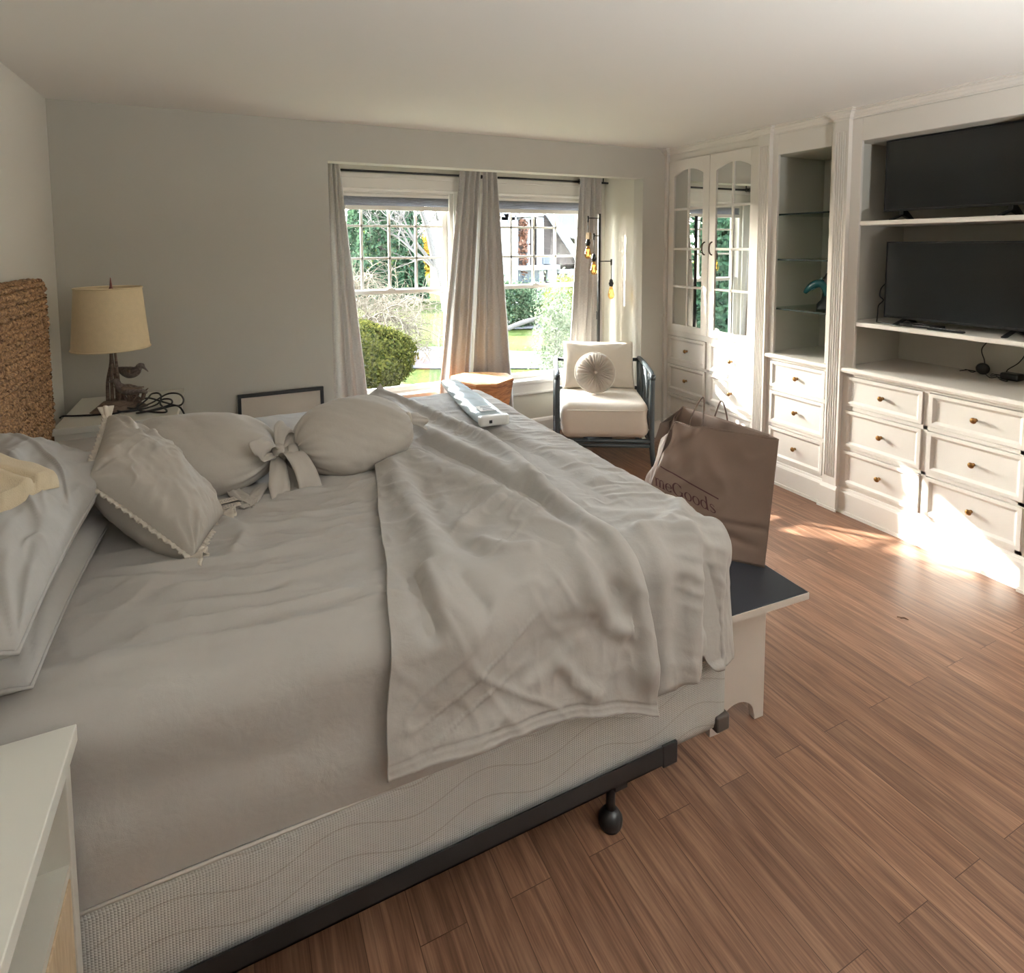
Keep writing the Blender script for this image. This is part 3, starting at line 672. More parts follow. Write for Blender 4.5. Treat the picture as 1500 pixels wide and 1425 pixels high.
for zs in (1.758, 1.158): obj('shelf', MB().box(XFACE+.021, XBK-.001, iy0+.001, iy1-.001, zs, zs+.026).box(XFACE+.003, XFACE+.021, oy0+.001, oy1-.001, zs, zs+.026), CABW, t, bev=.004)
mb = MB(); base_run(mb, Y0+.011, Y1-.011); obj('base_moulding', mb, CABW, t)
pilaster(t, *PILS[1]); pilaster(t, *PILS[2])

# ------------------------------------------------------------------ things in the built-ins
def tv(label, y0, y1, z0, z1, x, zshelf, feet, rz=0):
    root = thing('television', label, 'television', (x, (y0+y1)/2, zshelf), 0)
    mb = MB(); front_panel(mb, y0, y1, z0, z1, x, [(0, .001), (.0015, 0), (.009, 0), (.010, .002)], x+.032)
    mb.rings([[(x+.032, y1, z0), (x+.032, y0, z0), (x+.032, y0, z1), (x+.032, y1, z1)], [(x+.05, y1-.12, z0+.06), (x+.05, y0+.12, z0+.06), (x+.05, y0+.12, z1-.10), (x+.05, y1-.12, z1-.10)]])
    obj('bezel', mb, BLKPL, root)
    obj('screen', MB().box(x+.0015, x+.006, y0+.0095, y1-.0095, z0+.014, z1-.0095), SCREEN, root)
    for yy in feet:
        f = MB().prism([(x+.012, z0+.02), (x+.03, z0+.02), (x+.125, zshelf+.0065), (x+.125, zshelf+.001), (x+.105, zshelf+.001), (x+.026, zshelf+.026), (x+.018, zshelf+.026), (x-.065, zshelf+.001), (x-.085, zshelf+.001), (x-.085, zshelf+.0065), (x+.012, zshelf+.034)], lambda a, b, d: (a, d, b), yy-.011, yy+.011)
        obj('foot', f, BLKPL, root, bev=.002)
    return root
tv('black flat television on the upper shelf of the media cabinet', 1.500, 2.226, 1.838, 2.246, 3.505, 1.784, (2.13, 1.60))
lower_tv = tv('black flat television on the lower shelf above tangled adapter cords', 1.450, 2.206, 1.216, 1.662, 3.515, 1.184, (2.09, 1.56))
# things on the lower shelf and the counter
def atx(px, py, X): return at(px, py, 0, X)
root = thing('cable_box', 'flat black cable box under the left end of the lower television', 'set-top box', (3.475, 1.96, 1.184))
obj('box_body', MB().box(3.43, 3.505, 1.86, 2.06, 1.186, 1.203), BLKPL, root, bev=.003)
obj('light_strip', MB().box(3.4285, 3.4305, 1.90, 1.99, 1.196, 1.199), SILVER, root)
root = thing('remote_control', 'slim black remote lying at the front edge of the lower shelf', 'remote control', (3.415, 1.82, 1.184), math.radians(-6))
obj('remote_body', MB().box(3.400, 3.424, 1.72, 1.90, 1.186, 1.198), BLKPL, root, bev=.005)
bt = MB()
for i in range(8):
    for j in range(2): bt.box(3.405+.009*j, 3.410+.009*j, 1.74+.018*i, 1.749+.018*i, 1.198, 1.1992)
obj('buttons', bt, SILVER, root)
pts = [(3.53, 2.205, 1.42), (3.525, 2.232, 1.385), (3.52, 2.236, 1.34), (3.52, 2.214, 1.315), (3.515, 2.238, 1.28), (3.50, 2.232, 1.23), (3.47, 2.216, 1.192), (3.45, 2.205, 1.189), (3.44, 2.18, 1.189), (3.43, 2.16, 1.191), (3.42, 2.10, 1.189), (3.41, 2.05, 1.189), (3.42, 2.00, 1.200), (3.425, 1.95, 1.212), (3.42, 1.90, 1.205)]
obj('power_cord', MB().tube(smooth_path(pts, 6), .0035, 7), BLKPL, lower_tv)
def adapter(label, body_fn, cord, cat='power adapter'):
    root = thing('power_adapter', label, cat, cord[-1]); body_fn(root)
    obj('cord', MB().tube(smooth_path(cord, 8), .0028, 7), BLKPL, root); return root
AX = 3.86
A = at(1440, 533, 0, AX)
def b1(r):
    R_ = Matrix.Rotation(.5, 3, 'Z') @ Matrix.Rotation(PI/2, 3, 'Y')
    obj('adapter_body', MB().lathe([(0, -.02), (.027, -.02), (.032, -.014), (.032, .014), (.027, .02), (0, .02)], (AX, A.y, .939), 20, R_), BLKPL, r)
    obj('prong_plate', MB().lathe([(.0322, -.004), (.0335, 0), (.0322, .004)], (AX, A.y, .939), 20, R_), SILVER, r)
adapter('round black plug adapter hanging cord under the lower shelf at left', b1, [(AX, A.y-.02, 1.157), (AX, A.y-.030, 1.12), (AX, A.y+.010, 1.05), (AX, A.y-.005, .99), (AX, A.y-.008, .968)])
Bp = at(1483, 541, 0, 3.84)
def b2(r): obj('adapter_body', MB().box(3.80, 3.87, Bp.y-.045, Bp.y+.04, .907, .945), BLKPL, r, bev=.008)
adapter('square black power brick with a thick cord near the right frame edge', b2, [(3.84, Bp.y+.05, 1.157), (3.84, Bp.y+.0, 1.135), (3.84, Bp.y-.055, 1.08), (3.84, Bp.y-.03, 1.01), (3.84, Bp.y+.02, .96), (3.84, Bp.y+.025, .94)])
cl = []
for px, py in ((1406, 543), (1420, 541), (1427, 539), (1432, 543), (1424, 545), (1418, 542), (1430, 541), (1440, 546), (1450, 553), (1462, 552), (1475, 556), (1474, 550), (1464, 546), (1458, 549), (1466, 556), (1476, 558), (1472, 548), (1452, 551), (1462, 546), (1476, 545)):
    p = at(px, py, 2, .9085); cl.append((min(p.x, 3.905), p.y, .9085))
tag(obj('thin_cord', MB().tube(smooth_path(cl, 6), .0022, 6), BLKPL), 'thin black wire tangled on the media cabinet counter', 'cord')
# teal sculpture: a leaping dolphin on a dark rock
root = thing('dolphin_sculpture', 'teal leaping fish sculpture on a dark base, on the lowest glass shelf', 'sculpture', (3.56, 2.555, 1.2145))
mb = MB(); rr = random.Random(3)
prof = [(0, 0), (.052, 0), (.050, .012), (.046, .030), (.036, .050), (.026, .062), (.016, .075), (.014, .11), (0, .112)]
mb.lathe(prof, (3.56, 2.555, 1.2145), 11, None, 1.0, 1.15)
for i, v in enumerate(mb.v):
    mb.v[i] = (v[0]+.006*math.sin(i*2.1), v[1]+.006*math.cos(i*1.7), v[2])
obj('rock_base', mb, DARKST, root)
mb = MB()
spine = [(3.56, 2.545, 1.305), (3.555, 2.55, 1.345), (3.55, 2.562, 1.375), (3.545, 2.585, 1.388), (3.54, 2.615, 1.382), (3.535, 2.645, 1.365), (3.53, 2.672, 1.340), (3.528, 2.688, 1.318)]
mb.tube(smooth_path(spine, 4), [.010+.018*math.sin(PI*min(1, .15+.8*i/28))**.8*(1 if i < 20 else 1-.06*(i-20)) for i in range(29)], 12)
for base, tip, w in (((3.545, 2.59, 1.405), (3.545, 2.572, 1.432), .016), ((3.53, 2.612, 1.368), (3.52, 2.63, 1.335), .012)):
    b_, t_ = Vector(base), Vector(tip); ax = (t_-b_).normalized(); sd = Vector((0, -ax.z, ax.y))
    mb.add([b_-sd*w, b_+sd*w, t_, b_-sd*w+Vector((.004, 0, 0)), b_+sd*w+Vector((.004, 0, 0)), t_+Vector((.003, 0, 0))], [(0, 1, 2), (3, 5, 4), (0, 2, 5, 3), (1, 4, 5, 2), (0, 3, 4, 1)])
obj('fish_body', mb, TEAL, root)
mb = MB()
mb.tube(smooth_path([(3.56, 2.548, 1.30), (3.562, 2.545, 1.36), (3.562, 2.545, 1.41), (3.565, 2.543, 1.445), (3.565, 2.541, 1.462)], 4), [.010, .011, .013, .016, .019, .022, .024, .024, .023, .022, .021, .02, .019, .017, .014, .009, .003], 10)
for sy in (-1, 1):
    mb.tube(smooth_path([(3.562, 2.545, 1.425), (3.560, 2.545+sy*.022, 1.428), (3.556, 2.545+sy*.042, 1.414)], 4), [.012, .011, .010, .009, .008, .0065, .005, .003, .001], 8)
obj('second_fish', mb, DARKST, root); root.location.x += .03; root.location.y += .088
# ------------------------------------------------------------------ bed: frame, box spring, mattress, headboard
BX0, BX1, BY0, BY1, BZ = -.745, 1.355, 1.265, 3.235, .795         # mattress block and its top
BR = .085
root = thing('bed_frame', 'black metal bed frame on round feet under the box spring', 'bed frame', (.3, 2.25, 0))
mb = MB()
mb.box(-.74, 1.118, 1.245, 1.249, .168, .222); mb.box(-.74, 1.118, 1.245, 1.30, .168, .173)
obj('side_rail', mb, BLACK, root)
mb = MB().box(-.74, 1.118, 3.251, 3.255, .168, .222).box(-.74, 1.118, 3.20, 3.255, .168, .173); obj('side_rail', mb, BLACK, root)
obj('rail_end_cap', MB().box(1.070, 1.122, 1.2425, 1.252, .160, .226), BLKPL, root, bev=.003)
for xx in (-.6, .93): obj('cross_bar', MB().box(xx-.02, xx+.02, 1.25, 3.25, .150, .168), BLACK, root)
for xx in (-.6, .93):
    for yy in (1.30, 2.25, 3.20):
        l = obj('leg', MB().tube([(xx, yy, .150), (xx, yy, .045)], .013, 12), BLACK, root)
        obj('foot_glide', MB().lathe([(0, 0), (.030, 0), (.034, .008), (.034, .026), (.026, .040), (.016, .052), (0, .052)], (xx, yy, 0), 20), BLKPL, l)
root = thing('box_spring', 'off-white quilted box spring under the mattress', 'box spring', (.3, 2.25, .175))
def rounded_block(x0, x1, y0, y1, z0, z1, r, n):
    """closed block with rounded edges, even quads: n = divisions (x, y, z)"""
    def face(u, v, fn): return np.array([[fn(a, b) for b in v] for a in u])
    X, Y, Z = [np.linspace(a, b, k) for a, b, k in ((x0, x1, n[0]), (y0, y1, n[1]), (z0, z1, n[2]))]
    mb = MB()
    for G in (face(X, Y, lambda a, b: (a, b, z1)), face(X, Y, lambda a, b: (a, b, z0)), face(X, Z, lambda a, b: (a, y0, b)), face(X, Z, lambda a, b: (a, y1, b)), face(Y, Z, lambda a, b: (x0, a, b)), face(Y, Z, lambda a, b: (x1, a, b))):
        c = np.stack([np.clip(G[..., 0], x0+r, x1-r), np.clip(G[..., 1], y0+r, y1-r), np.clip(G[..., 2], z0+r, z1-r)], -1)
        d = G-c; L = np.linalg.norm(d, axis=-1, keepdims=True); mb.grid(c+d/np.maximum(L, 1e-9)*r*np.minimum(L/r*1.0, 1) if False else c+d/np.maximum(L, 1e-9)*r)
    return mb
obj('quilted_base', rounded_block(-.745, 1.332, 1.264, 3.236, .178, .418, .018, (60, 50, 10)), BOXSP, root, weld=True)
obj('piping', MB().tube([(-.73, 1.2635, .414), (.3, 1.2635, .414), (1.30, 1.2635, .414), (1.322, 1.268, .414), (1.3335, 1.283, .414), (1.3335, 2.2, .414), (1.3335, 3.22, .414)], .004, 6), mat_plain('piping_white', srgb(214, 210, 202), .7), root)
for yy, s in ((1.254, -1), (3.246, 1)):
    g = MB().box(1.285, 1.337, min(yy, yy-s*.05), max(yy, yy-s*.05)+.0, .172, .222); obj('corner_guard', g, mat_plain('brown_plastic_guard', srgb(70, 62, 56), .5), root, bev=.006)

# headboard: a padded frame wrapped in braided seagrass
root = thing('headboard', 'brown woven seagrass headboard against the left wall', 'headboard', (-.80, 2.37, 0))
HY0, HY1, HZ1, HX = 1.26, 3.405, 1.50, -.765
obj('headboard_core', MB().prism([(HY0+.012, .30), (HY1-.012, .30), (HY1-.012, HZ1-.08), (HY1-.034, HZ1-.034), (HY1-.08, HZ1-.012), (HY0+.08, HZ1-.012), (HY0+.012, HZ1-.06)], lambda a, b, d: (d, a, b), -.822, HX-.002), mat_plain('dark_seagrass_core', srgb(66, 46, 32), .8, noise=.1), root)
for yy in (HY0+.15, HY1-.15): obj('leg', MB().box(-.818, -.775, yy-.03, yy+.03, 0, .30), SEAG, root)
mb = MB(); rr = random.Random(5)
def knot(c, ax, nrm, L, w, h):
    """one strand of the braid: a fat lozenge bulging along nrm"""
    c, ax, nrm = Vector(c), Vector(ax).normalized(), Vector(nrm).normalized(); sd = ax.cross(nrm).normalized()
    rows = []
    for t, k in ((-1, .12), (-.6, .72), (0, 1), (.6, .72), (1, .12)):
        rows.append([c+ax*(L*t)+sd*(w*k*math.cos(a))+nrm*(h*k*math.sin(a)) for a in (0, PI*.25, PI*.5, PI*.75, PI)])
    vs = [q for r in rows for q in r]; fs = [(i*5+k, i*5+k+1, (i+1)*5+k+1, (i+1)*5+k) for i in range(4) for k in range(4)]
    mb.add(vs, fs, True)
RC = .075
def in_top(y, z):
    """rounded top corners of the panel"""
    for yc in (HY0+RC, HY1-RC):
        if z > HZ1-RC and ((y < HY0+RC and yc < 2) or (y > HY1-RC and yc > 2)) and math.hypot(y-yc, z-(HZ1-RC)) > RC: return False
    return True
for iz, z in enumerate(np.arange(.62, HZ1-.008, .027)):
    y = HY0+.012; k = 0
    while y < HY1-.006:
        sg = 1 if iz % 2 else -1; an = .85+rr.uniform(-.25, .25); yy = y+rr.uniform(-.004, .004); zz = z+rr.uniform(-.003, .003)
        if in_top(yy, zz): knot((HX+rr.uniform(-.003, .003), yy, zz), (0, math.cos(an)*.8, sg*math.sin(an)*.75+.3), (1, 0, 0), .021+rr.uniform(-.003, .006), .0092, .014+rr.uniform(0, .007))
        y += .0165; k += 1
edge_pts = [(HY1-.002, z) for z in np.arange(.62, HZ1-RC, .018)]+[(HY1-RC+RC*math.cos(a), HZ1-RC+RC*math.sin(a)) for a in np.linspace(0, PI/2, 6)]+[(y, HZ1-.002) for y in np.arange(HY1-RC, HY0+RC, -.018)]
for yy, zz in edge_pts:
    nrm = Vector((.15, max(0, yy-(HY1-RC)), max(0, zz-(HZ1-RC)))); nrm = nrm.normalized() if nrm.length > .16 else Vector((0, 1, 0))
    nv = Vector((0, max(0, yy-(HY1-RC)), max(0, zz-(HZ1-RC)))); nv = nv.normalized() if nv.length > 1e-4 else Vector((0, 1, 0)) if zz < HZ1-RC else Vector((0, 0, 1))
    tg = Vector((0, -nv.z, nv.y))
    for j in range(4): knot((HX-.004-.016*j, yy+rr.uniform(-.002, .002), zz+rr.uniform(-.002, .002)), Vector((1, 0, 0))+tg*(.55+rr.uniform(-.2, .2)), nv+Vector((.3 if j == 0 else 0, 0, 0)), .017, .010, .011)
obj('woven_panel', mb, SEAG, root, fix=False)

# ------------------------------------------------------------------ cloth draped over the mattress
xi0, yi0, yi1 = BX1-BR, BY0+BR, BY1-BR
def drape(X, Y, off, flare=.05, H=0, Lmax=9):
    """unrolled cloth coordinates -> position and normal on the mattress (H = extra height along the normal)"""
    dx = np.maximum(0, X-xi0); dn = np.maximum(0, yi0-Y); df = np.maximum(0, Y-yi1); dy = df-dn
    L = np.hypot(dx, dy); nx = np.where(L > 1e-9, dx/np.maximum(L, 1e-9), 0); ny = np.where(L > 1e-9, dy/np.maximum(L, 1e-9), 0)
    L = np.minimum(L, Lmax); R = BR+off; an = np.minimum(L/R, PI/2); hang = np.maximum(0, L-R*PI/2)
    out = R*np.sin(an)+flare*hang; z = BZ-BR+R*np.cos(an)-hang
    px = np.minimum(X, xi0)+nx*out; py = np.clip(Y, yi0, yi1)+ny*out
    s, c = np.sin(an), np.cos(an)
    N = np.stack([nx*s, ny*s, c], -1); P = np.stack([px, py, z], -1)
    return P+N*np.asarray(H)[..., None], N
# fitted sheet on the mattress
root = thing('mattress', 'king mattress in a greige fitted sheet', 'mattress', (.3, 2.25, .41))
nx_, ny_ = 340, 460
U, V = np.meshgrid(np.linspace(BX0, xi0+.42, nx_), np.linspace(yi0-.425, yi1+.42, ny_), indexing='ij')
def sheet_h(X, Y):
    h = .006*fbm(X*2.2, Y*2.2, 3, 2)
    side = np.clip((yi0+.02-Y)/.10, 0, 1)
    top = 1-side
    # creases pulled across the top towards the near edge
    wv = Y+.22*X+.10*fbm(X*1.3, Y*1.3, 8, 2)
    reg = np.clip((X+.35)/.25, 0, 1)*np.clip((.62-X)/.12, 0, 1)*np.clip((2.35-Y)/.35, 0, 1)
    h = h+top*reg*.014*np.maximum(0, ridge(wv*6.5, X*1.1+5, 21))
    h = h+top*reg*.008*np.maximum(0, ridge(wv*15, X*3, 22))
    wv2 = Y-.55*X+.13*fbm(X*1.6, Y*1.6, 18, 2)
    reg2 = np.clip((X+.45)/.25, 0, 1)*np.clip((.62-X)/.12, 0, 1)*np.clip((2.75-Y)/.5, 0, 1)
    sharp = lambda a, b, sd: np.maximum(0, ridge(a, b, sd))**3
    h = h+top*reg2*(.011*sharp(wv*9.5, X*1.7, 44)+.009*sharp(wv2*8, X*2.2, 45)*(vnoise(X*3, Y*3, 46)+.5)+.005*sharp(wv*21, X*4, 47))
    h = h+top*.0026*ridge(X*9+Y*3, Y*6, 30)+top*reg*.0022*ridge(X*16+Y*5, Y*19, 33)
    for ln, hh, ww in (([(-.2, 1.62), (.05, 1.56), (.33, 1.58)], .013, .022), ([(-.1, 1.78), (.12, 1.72), (.38, 1.76)], .011, .02), ([(.02, 1.93), (.22, 1.87), (.40, 1.92)], .009, .018), ([(-.25, 1.48), (.0, 1.44), (.30, 1.42)], .010, .022), ([(-.1, 2.06), (.02, 1.86), (-.02, 1.70)], .009, .018), ([(-.5, 1.42), (-.1, 1.38), (.30, 1.345)], .009, .025)):
        h = h+fold(X, Y, ln, hh*1.5, ww)
    # soft horizontal sag folds on the hanging near side
    h = h+side*.006*np.sin((Y*26+1.2*fbm(X*1.2, Y*3, 5, 2)*3+X*1.1))*(.4+.6*np.clip(vnoise(X*1.5, Y*3, 9)+.5, 0, 1))
    h = h+side*.008*fbm(X*2.5, Y*5, 12, 2)
    return h
P, N = drape(U, V, 0, .0, np.zeros_like(U), .431); hh = sheet_h(U, V)
edge = np.clip((V-(yi0-.425))/.03, 0, 1)
P = P+N*(hh+.006)[..., None]
obj('fitted_sheet', MB().grid(P), SHEET, root, fix=False)
core = rounded_block(BX0+.004, BX1-.02, BY0+.02, BY1-.02, .410, BZ-.02, .07, (8, 8, 4)); obj('mattress_core', core, BOXSP, root, weld=True)

# flat sheet: a broad panel lying folded over a second layer at the foot
root = thing('flat_sheet', 'loose greige flat sheet thrown over the foot half of the bed', 'sheet', (.9, 2.2, .81))
def interp(tbl, y):
    t = sorted(tbl); return np.interp(y, [a for a, b in t], [b for a, b in t])
LEFT = [(3.30, .40), (3.05, .46), (2.75, .50), (2.45, .505), (2.27, .484), (2.0, .44), (1.8, .40), (1.45, .337), (1.30, .305), (1.1, .283), (.9, .278)]
RIGHT = [(3.30, .640), (3.226, .690), (2.948, .853), (2.578, .930), (2.344, .985), (2.023, .995), (1.859, .968), (1.589, .945), (1.40, .945), (1.24, .972), (1.127, .992), (.95, 1.0), (.85, 1.005)]
BOT = [(.27, .968), (.42, .966), (.57, .965), (.78, .945), (.90, .91), (1.01, .868)]
nu, nv = 260, 420
u = np.linspace(0, 1, nu)[:, None]; v = np.linspace(0, 1, nv)[None, :]
yb = np.interp(.28+u*.73, [a for a, b in BOT], [b for a, b in BOT])
Yg = 3.30+(yb-3.30)*v; Xg = interp(LEFT, Yg)*(1-u)+interp(RIGHT, Yg)*u
Xg = Xg+.012*fbm(Yg*3+0*u, u*2+0*v, 4, 2)
h = .016+.012*fbm(Xg*3.0, Yg*2.2, 41, 2)
F = lambda ln, hh, w, w2=None, e0=.15, e1=.15: fold(Xg, Yg, ln, hh, w, w2, e0, e1)
h = h+F([(.58, 2.28), (.715, 1.925), (.798, 1.615), (.825, 1.42), (.845, 1.27), (.85, 1.15)], .040, .035, .075, .1, .35)
h = h+F([(.70, 2.42), (.79, 2.05), (.86, 1.75), (.90, 1.5), (.91, 1.35)], -.026, .035, None, .1, .2)
h = h+F([(.66, 3.25), (.74, 2.97), (.76, 2.5), (.83, 2.15), (.90, 1.85), (.915, 1.62)], .035, .05, .04, .12, .3)
h = h+F([(.665, 3.25), (.835, 2.95), (.905, 2.58), (.955, 2.34), (.965, 2.02), (.94, 1.86), (.922, 1.59), (.925, 1.40), (.95, 1.24), (.97, 1.1), (.98, .9)], .036, .045, .03, .05, .05)
h = h+F([(.53, 2.24), (.505, 1.95), (.495, 1.62), (.465, 1.42), (.44, 1.22), (.425, 1.05)], .034, .05, .045, .1, .4)
h = h+F([(.585, 2.0), (.535, 1.62), (.565, 1.46), (.60, 1.34)], -.018, .035, .03)
h = h+F([(.565, 1.575), (.62, 1.62), (.69, 1.650), (.775, 1.65)], .016, .018, .03)
h = h+F([(.60, 1.50), (.66, 1.40), (.74, 1.36)], .013, .02, .03)
h = h+F([(.40, 1.44), (.392, 1.36), (.395, 1.27), (.41, 1.22)], -.022, .018, .026, .2, .15)
h = h+F([(.425, 1.42), (.42, 1.36), (.425, 1.28)], .014, .02, .02)
h = h+F([(.49, 1.36), (.51, 1.30), (.545, 1.25)], -.016, .018, .022)
h = h+F([(.80, 1.34), (.825, 1.24), (.865, 1.16), (.93, 1.12), (.965, 1.135)], .024, .024, .03, .25, .2)
h = h+F([(.845, 1.33), (.88, 1.24), (.93, 1.20)], -.020, .025)
h = h+F([(.30, 1.02), (.50, 1.06), (.75, 1.14), (.93, 1.18)], -.010, .05)
h = h+F([(.70, 1.12), (.78, 1.02), (.84, .97)], .010, .02, .02)
h = h+F([(.60, 1.06), (.70, 1.09), (.80, 1.16)], .008, .015, .02)
h = h+F([(.48, 3.22), (.50, 2.95), (.56, 2.65), (.60, 2.40)], .042, .05, .05)
h = h+F([(.57, 3.24), (.62, 2.95), (.66, 2.65)], -.02, .03)
sharpM = lambda a, b, sd: np.maximum(0, ridge(a, b, sd))**3
fine = .008*sharpM(Yg*8+Xg*5, Xg*2.5-Yg*1.5, 54)*(vnoise(Xg*2.5, Yg*2.5, 55)+.5)+.006*sharpM(Yg*15-Xg*9, Xg*4+Yg*3, 56)*np.clip(vnoise(Xg*3.5, Yg*3.5, 57)*2+.4, 0, 1)+.0032*np.maximum(0, ridge(Xg*13+Yg*7, Yg*9-Xg*3, 51))+.0022*ridge(Xg*22, Yg*20, 52)*np.clip(vnoise(Xg*3, Yg*3, 53)*2+.6, 0, 1)
h = h+fine
side = np.clip((yi0-Yg)/.12, 0, 1)
h = h+side*.006*np.sin(Xg*17+2*fbm(Xg*2, Yg*2, 61, 2)*2)
h = np.maximum(h, .006)
hem = np.exp(-((Yg-yb)/.006)**2)*.004+np.exp(-((Yg-yb-.028)/.0025)**2)*-.003
P, N = drape(Xg, Yg, .010, .10, h+hem)
P[..., 2] += .05*np.exp(-((Xg-.66)/.05)**2-((Yg-3.27)/.05)**2)
obj('main_panel', MB().grid(P), SHEET, root, solid=.003, fix=False)
# foot layer
nu, nv = 240, 380
u = np.linspace(0, 1, nu)[:, None]; v = np.linspace(0, 1, nv)[None, :]
Xg = .80+(xi0+.30-.80)*u+0*v
Ld = .445
dxx = np.maximum(0, Xg-xi0)
yb = yi0-np.sqrt(np.maximum(0, Ld**2-dxx**2))
yb = yb+.065*np.exp(-((Xg-1.185)/.035)**2)+.09*np.clip((1.01-Xg)/.05, 0, 1)
Yg = 3.20+(yb-3.20)*v
h = .006+.006*fbm(Xg*3, Yg*3, 71, 2)
F = lambda ln, hh, w, w2=None, e0=.15, e1=.15: fold(Xg, Yg, ln, hh, w, w2, e0, e1)
h = h+F([(1.33, 1.50), (1.25, 1.39), (1.13, 1.35), (1.03, 1.37)], .016, .022, .03)
h = h+F([(1.23, 1.40), (1.195, 1.25), (1.165, 1.12), (1.15, .96), (1.145, .90)], .030, .026, .05, .2, .05)
h = h+F([(1.19, 1.30), (1.225, 1.16), (1.24, 1.0), (1.24, .92)], -.022, .03, .03, .2, .05)
h = h+F([(1.31, 1.36), (1.33, 1.22), (1.335, 1.10)], .022, .04, .04, .2, .1)
h = h+F([(1.08, 1.42), (1.06, 1.25), (1.05, 1.05), (1.05, .9)], .016, .035, .03, .2, .05)
h = h+F([(.985, 2.6), (1.05, 2.2), (1.09, 1.9), (1.10, 1.6), (1.07, 1.45)], -.010, .05)
h = h+F([(1.02, 2.75), (1.12, 2.3), (1.17, 1.95), (1.18, 1.6)], .010, .04)
rg = np.clip((Xg-1.0)/.15, 0, 1)
h = h+rg*(.0050*np.maximum(0, ridge(Yg*11+Xg*6, Xg*4-Yg*2, 75))+.003*ridge(Yg*24+Xg*9, Xg*7, 76))+.0022*ridge(Xg*18, Yg*17, 77)
h = np.maximum(h, .002)
sd2 = np.clip((yi0-.02-Yg)/.15, 0, 1)*np.clip((Xg-1.27)/.05, 0, 1); h = h*(1-.75*sd2)
P, N = drape(Xg, Yg, .006, .09, h)
obj('foot_panel', MB().grid(P), SHEET, root, solid=.003, fix=False)
# peaked corner tuft at the far edge
p0 = at(558, 579, 1, 3.20)
mb = MB(); tp = at(557, 562, 1, 3.20)
cs = []
for t in np.linspace(0, 1, 9):
    w = .075*(1-t)**1.1+.003; c = Vector((p0.x-.01, 3.20, .80)).lerp(tp, t)
    cs.append([c+Vector((w*math.cos(a), .035*(1-t*.8)*math.sin(a)*(1+.3*math.cos(3*a)), 0)) for a in np.linspace(0, 2*PI, 17)[:-1]])
mb.grid(np.array([[tuple(q) for q in r]+[tuple(r[0])] for r in cs])); obj('peaked_fold', mb, SHEET, root)
# ------------------------------------------------------------------ pillows
def pillow_grid(A, B, C, D, t, n=70, pin=.07, pw=.40, seed=1, wr=.006, push=0.0, bend=None, belly=1.0):
    """two-sided pillow on corners A-B-C-D (A->B is u, A->D is v); returns front and back grids"""
    A, B, C, D = [np.array(q, float) for q in (A, B, C, D)]
    u, v = np.meshgrid(np.linspace(-1, 1, n), np.linspace(-1, 1, n), indexing='ij')
    su = u*(1-pin*(1-v*v)*np.abs(u)**2); sv = v*(1-pin*(1-u*u)*np.abs(v)**2)
    a, b = (su+1)/2, (sv+1)/2
    base = (1-a)[..., None]*(1-b)[..., None]*A+a[..., None]*(1-b)[..., None]*B+a[..., None]*b[..., None]*C+(1-a)[..., None]*b[..., None]*D
    nrm = np.cross((B+C-A-D), (C+D-A-B)); nrm /= np.linalg.norm(nrm)
    th = t/2*((1-np.abs(u)**2.2)*(1-np.abs(v)**2.2)).clip(0)**pw
    # pleats running in from the corners and edges
    rr = np.hypot(1-np.abs(u), 1-np.abs(v)); ang = np.arctan2(1-np.abs(v)+.02, 1-np.abs(u)+.02)
    q = np.sign(u)*2+np.sign(v)*5
    cor = np.sin(ang*13+q+2.5*vnoise(u*2+seed, v*2, seed))*np.exp(-rr/.38)*(1-np.exp(-rr/.06))
    eu = np.sin(v*26+seed+3*vnoise(v*4, u*2, seed+2))*np.exp(-(1-np.abs(u))/.16); ev = np.sin(u*26+seed+3*vnoise(u*4, v*2, seed+3))*np.exp(-(1-np.abs(v))/.16)
    edge = (1-np.abs(u)**8)*(1-np.abs(v)**8)
    shp = np.maximum(0, ridge(u*3.2+v*5.5+seed+.8*vnoise(u*2, v*2, seed), v*1.5-u*1.2, seed+13))**3*(vnoise(u*2.2, v*2.2, seed+14)+.5)
    w = wr*(1.5*cor+.7*(eu+ev)*(vnoise(u*3, v*3, seed+9)+.6)+1.1*shp)*edge
    soft = wr*1.6*fbm(u*2.2+seed, v*2.2, seed+4, 3)*edge
    front = base+nrm*(th*belly+w+soft+push*edge)[..., None]; back = base-nrm*(th*(2-belly)+.5*w-push*edge)[..., None]
    return front, back, base, nrm
def pillow(root, name, mat, *args, edge=None, **kw):
    f, b, base, n = pillow_grid(*args, **kw)
    mb = MB().grid(f).grid(b[::-1]); o = obj(name, mb, mat, root, weld=True)
    return o, f, base, n
def seam(base): return np.concatenate([base[:-1, 0], base[-1, :-1], base[:0:-1, -1], base[0, :0:-1]])
# lower grey pillow, along the headboard
root = thing('pillow', 'lower grey pillow of the two stacked against the headboard', 'pillow', (-.57, 1.85, .80), group='grey sleeping pillows')
_, f, base, n = pillow(root, 'pillow_cover', PILLG, (-.76, 1.29, .845), (-.355, 1.33, .835), (-.325, 2.22, .835), (-.76, 2.22, .86), .135, seed=11, wr=.006)
s = seam(base); obj('seam_edge', MB().tube([tuple(q) for q in s[::3]], .004, 6, closed=True), PILLG, root)
root = thing('pillow', 'upper grey pillow on top of the stack under the tan towel', 'pillow', (-.56, 1.9, .93), group='grey sleeping pillows')
UPA = ((-.755, 1.22, 1.015), (-.345, 1.235, .960), (-.335, 2.16, .965), (-.755, 2.45, 1.04))
_, fU, base, n = pillow(root, 'pillow_cover', PILLG, *UPA, .215, seed=12, wr=.017, n=130)
s = seam(base); obj('seam_edge', MB().tube([tuple(q) for q in s[::3]], .0045, 6, closed=True), PILLG, root)
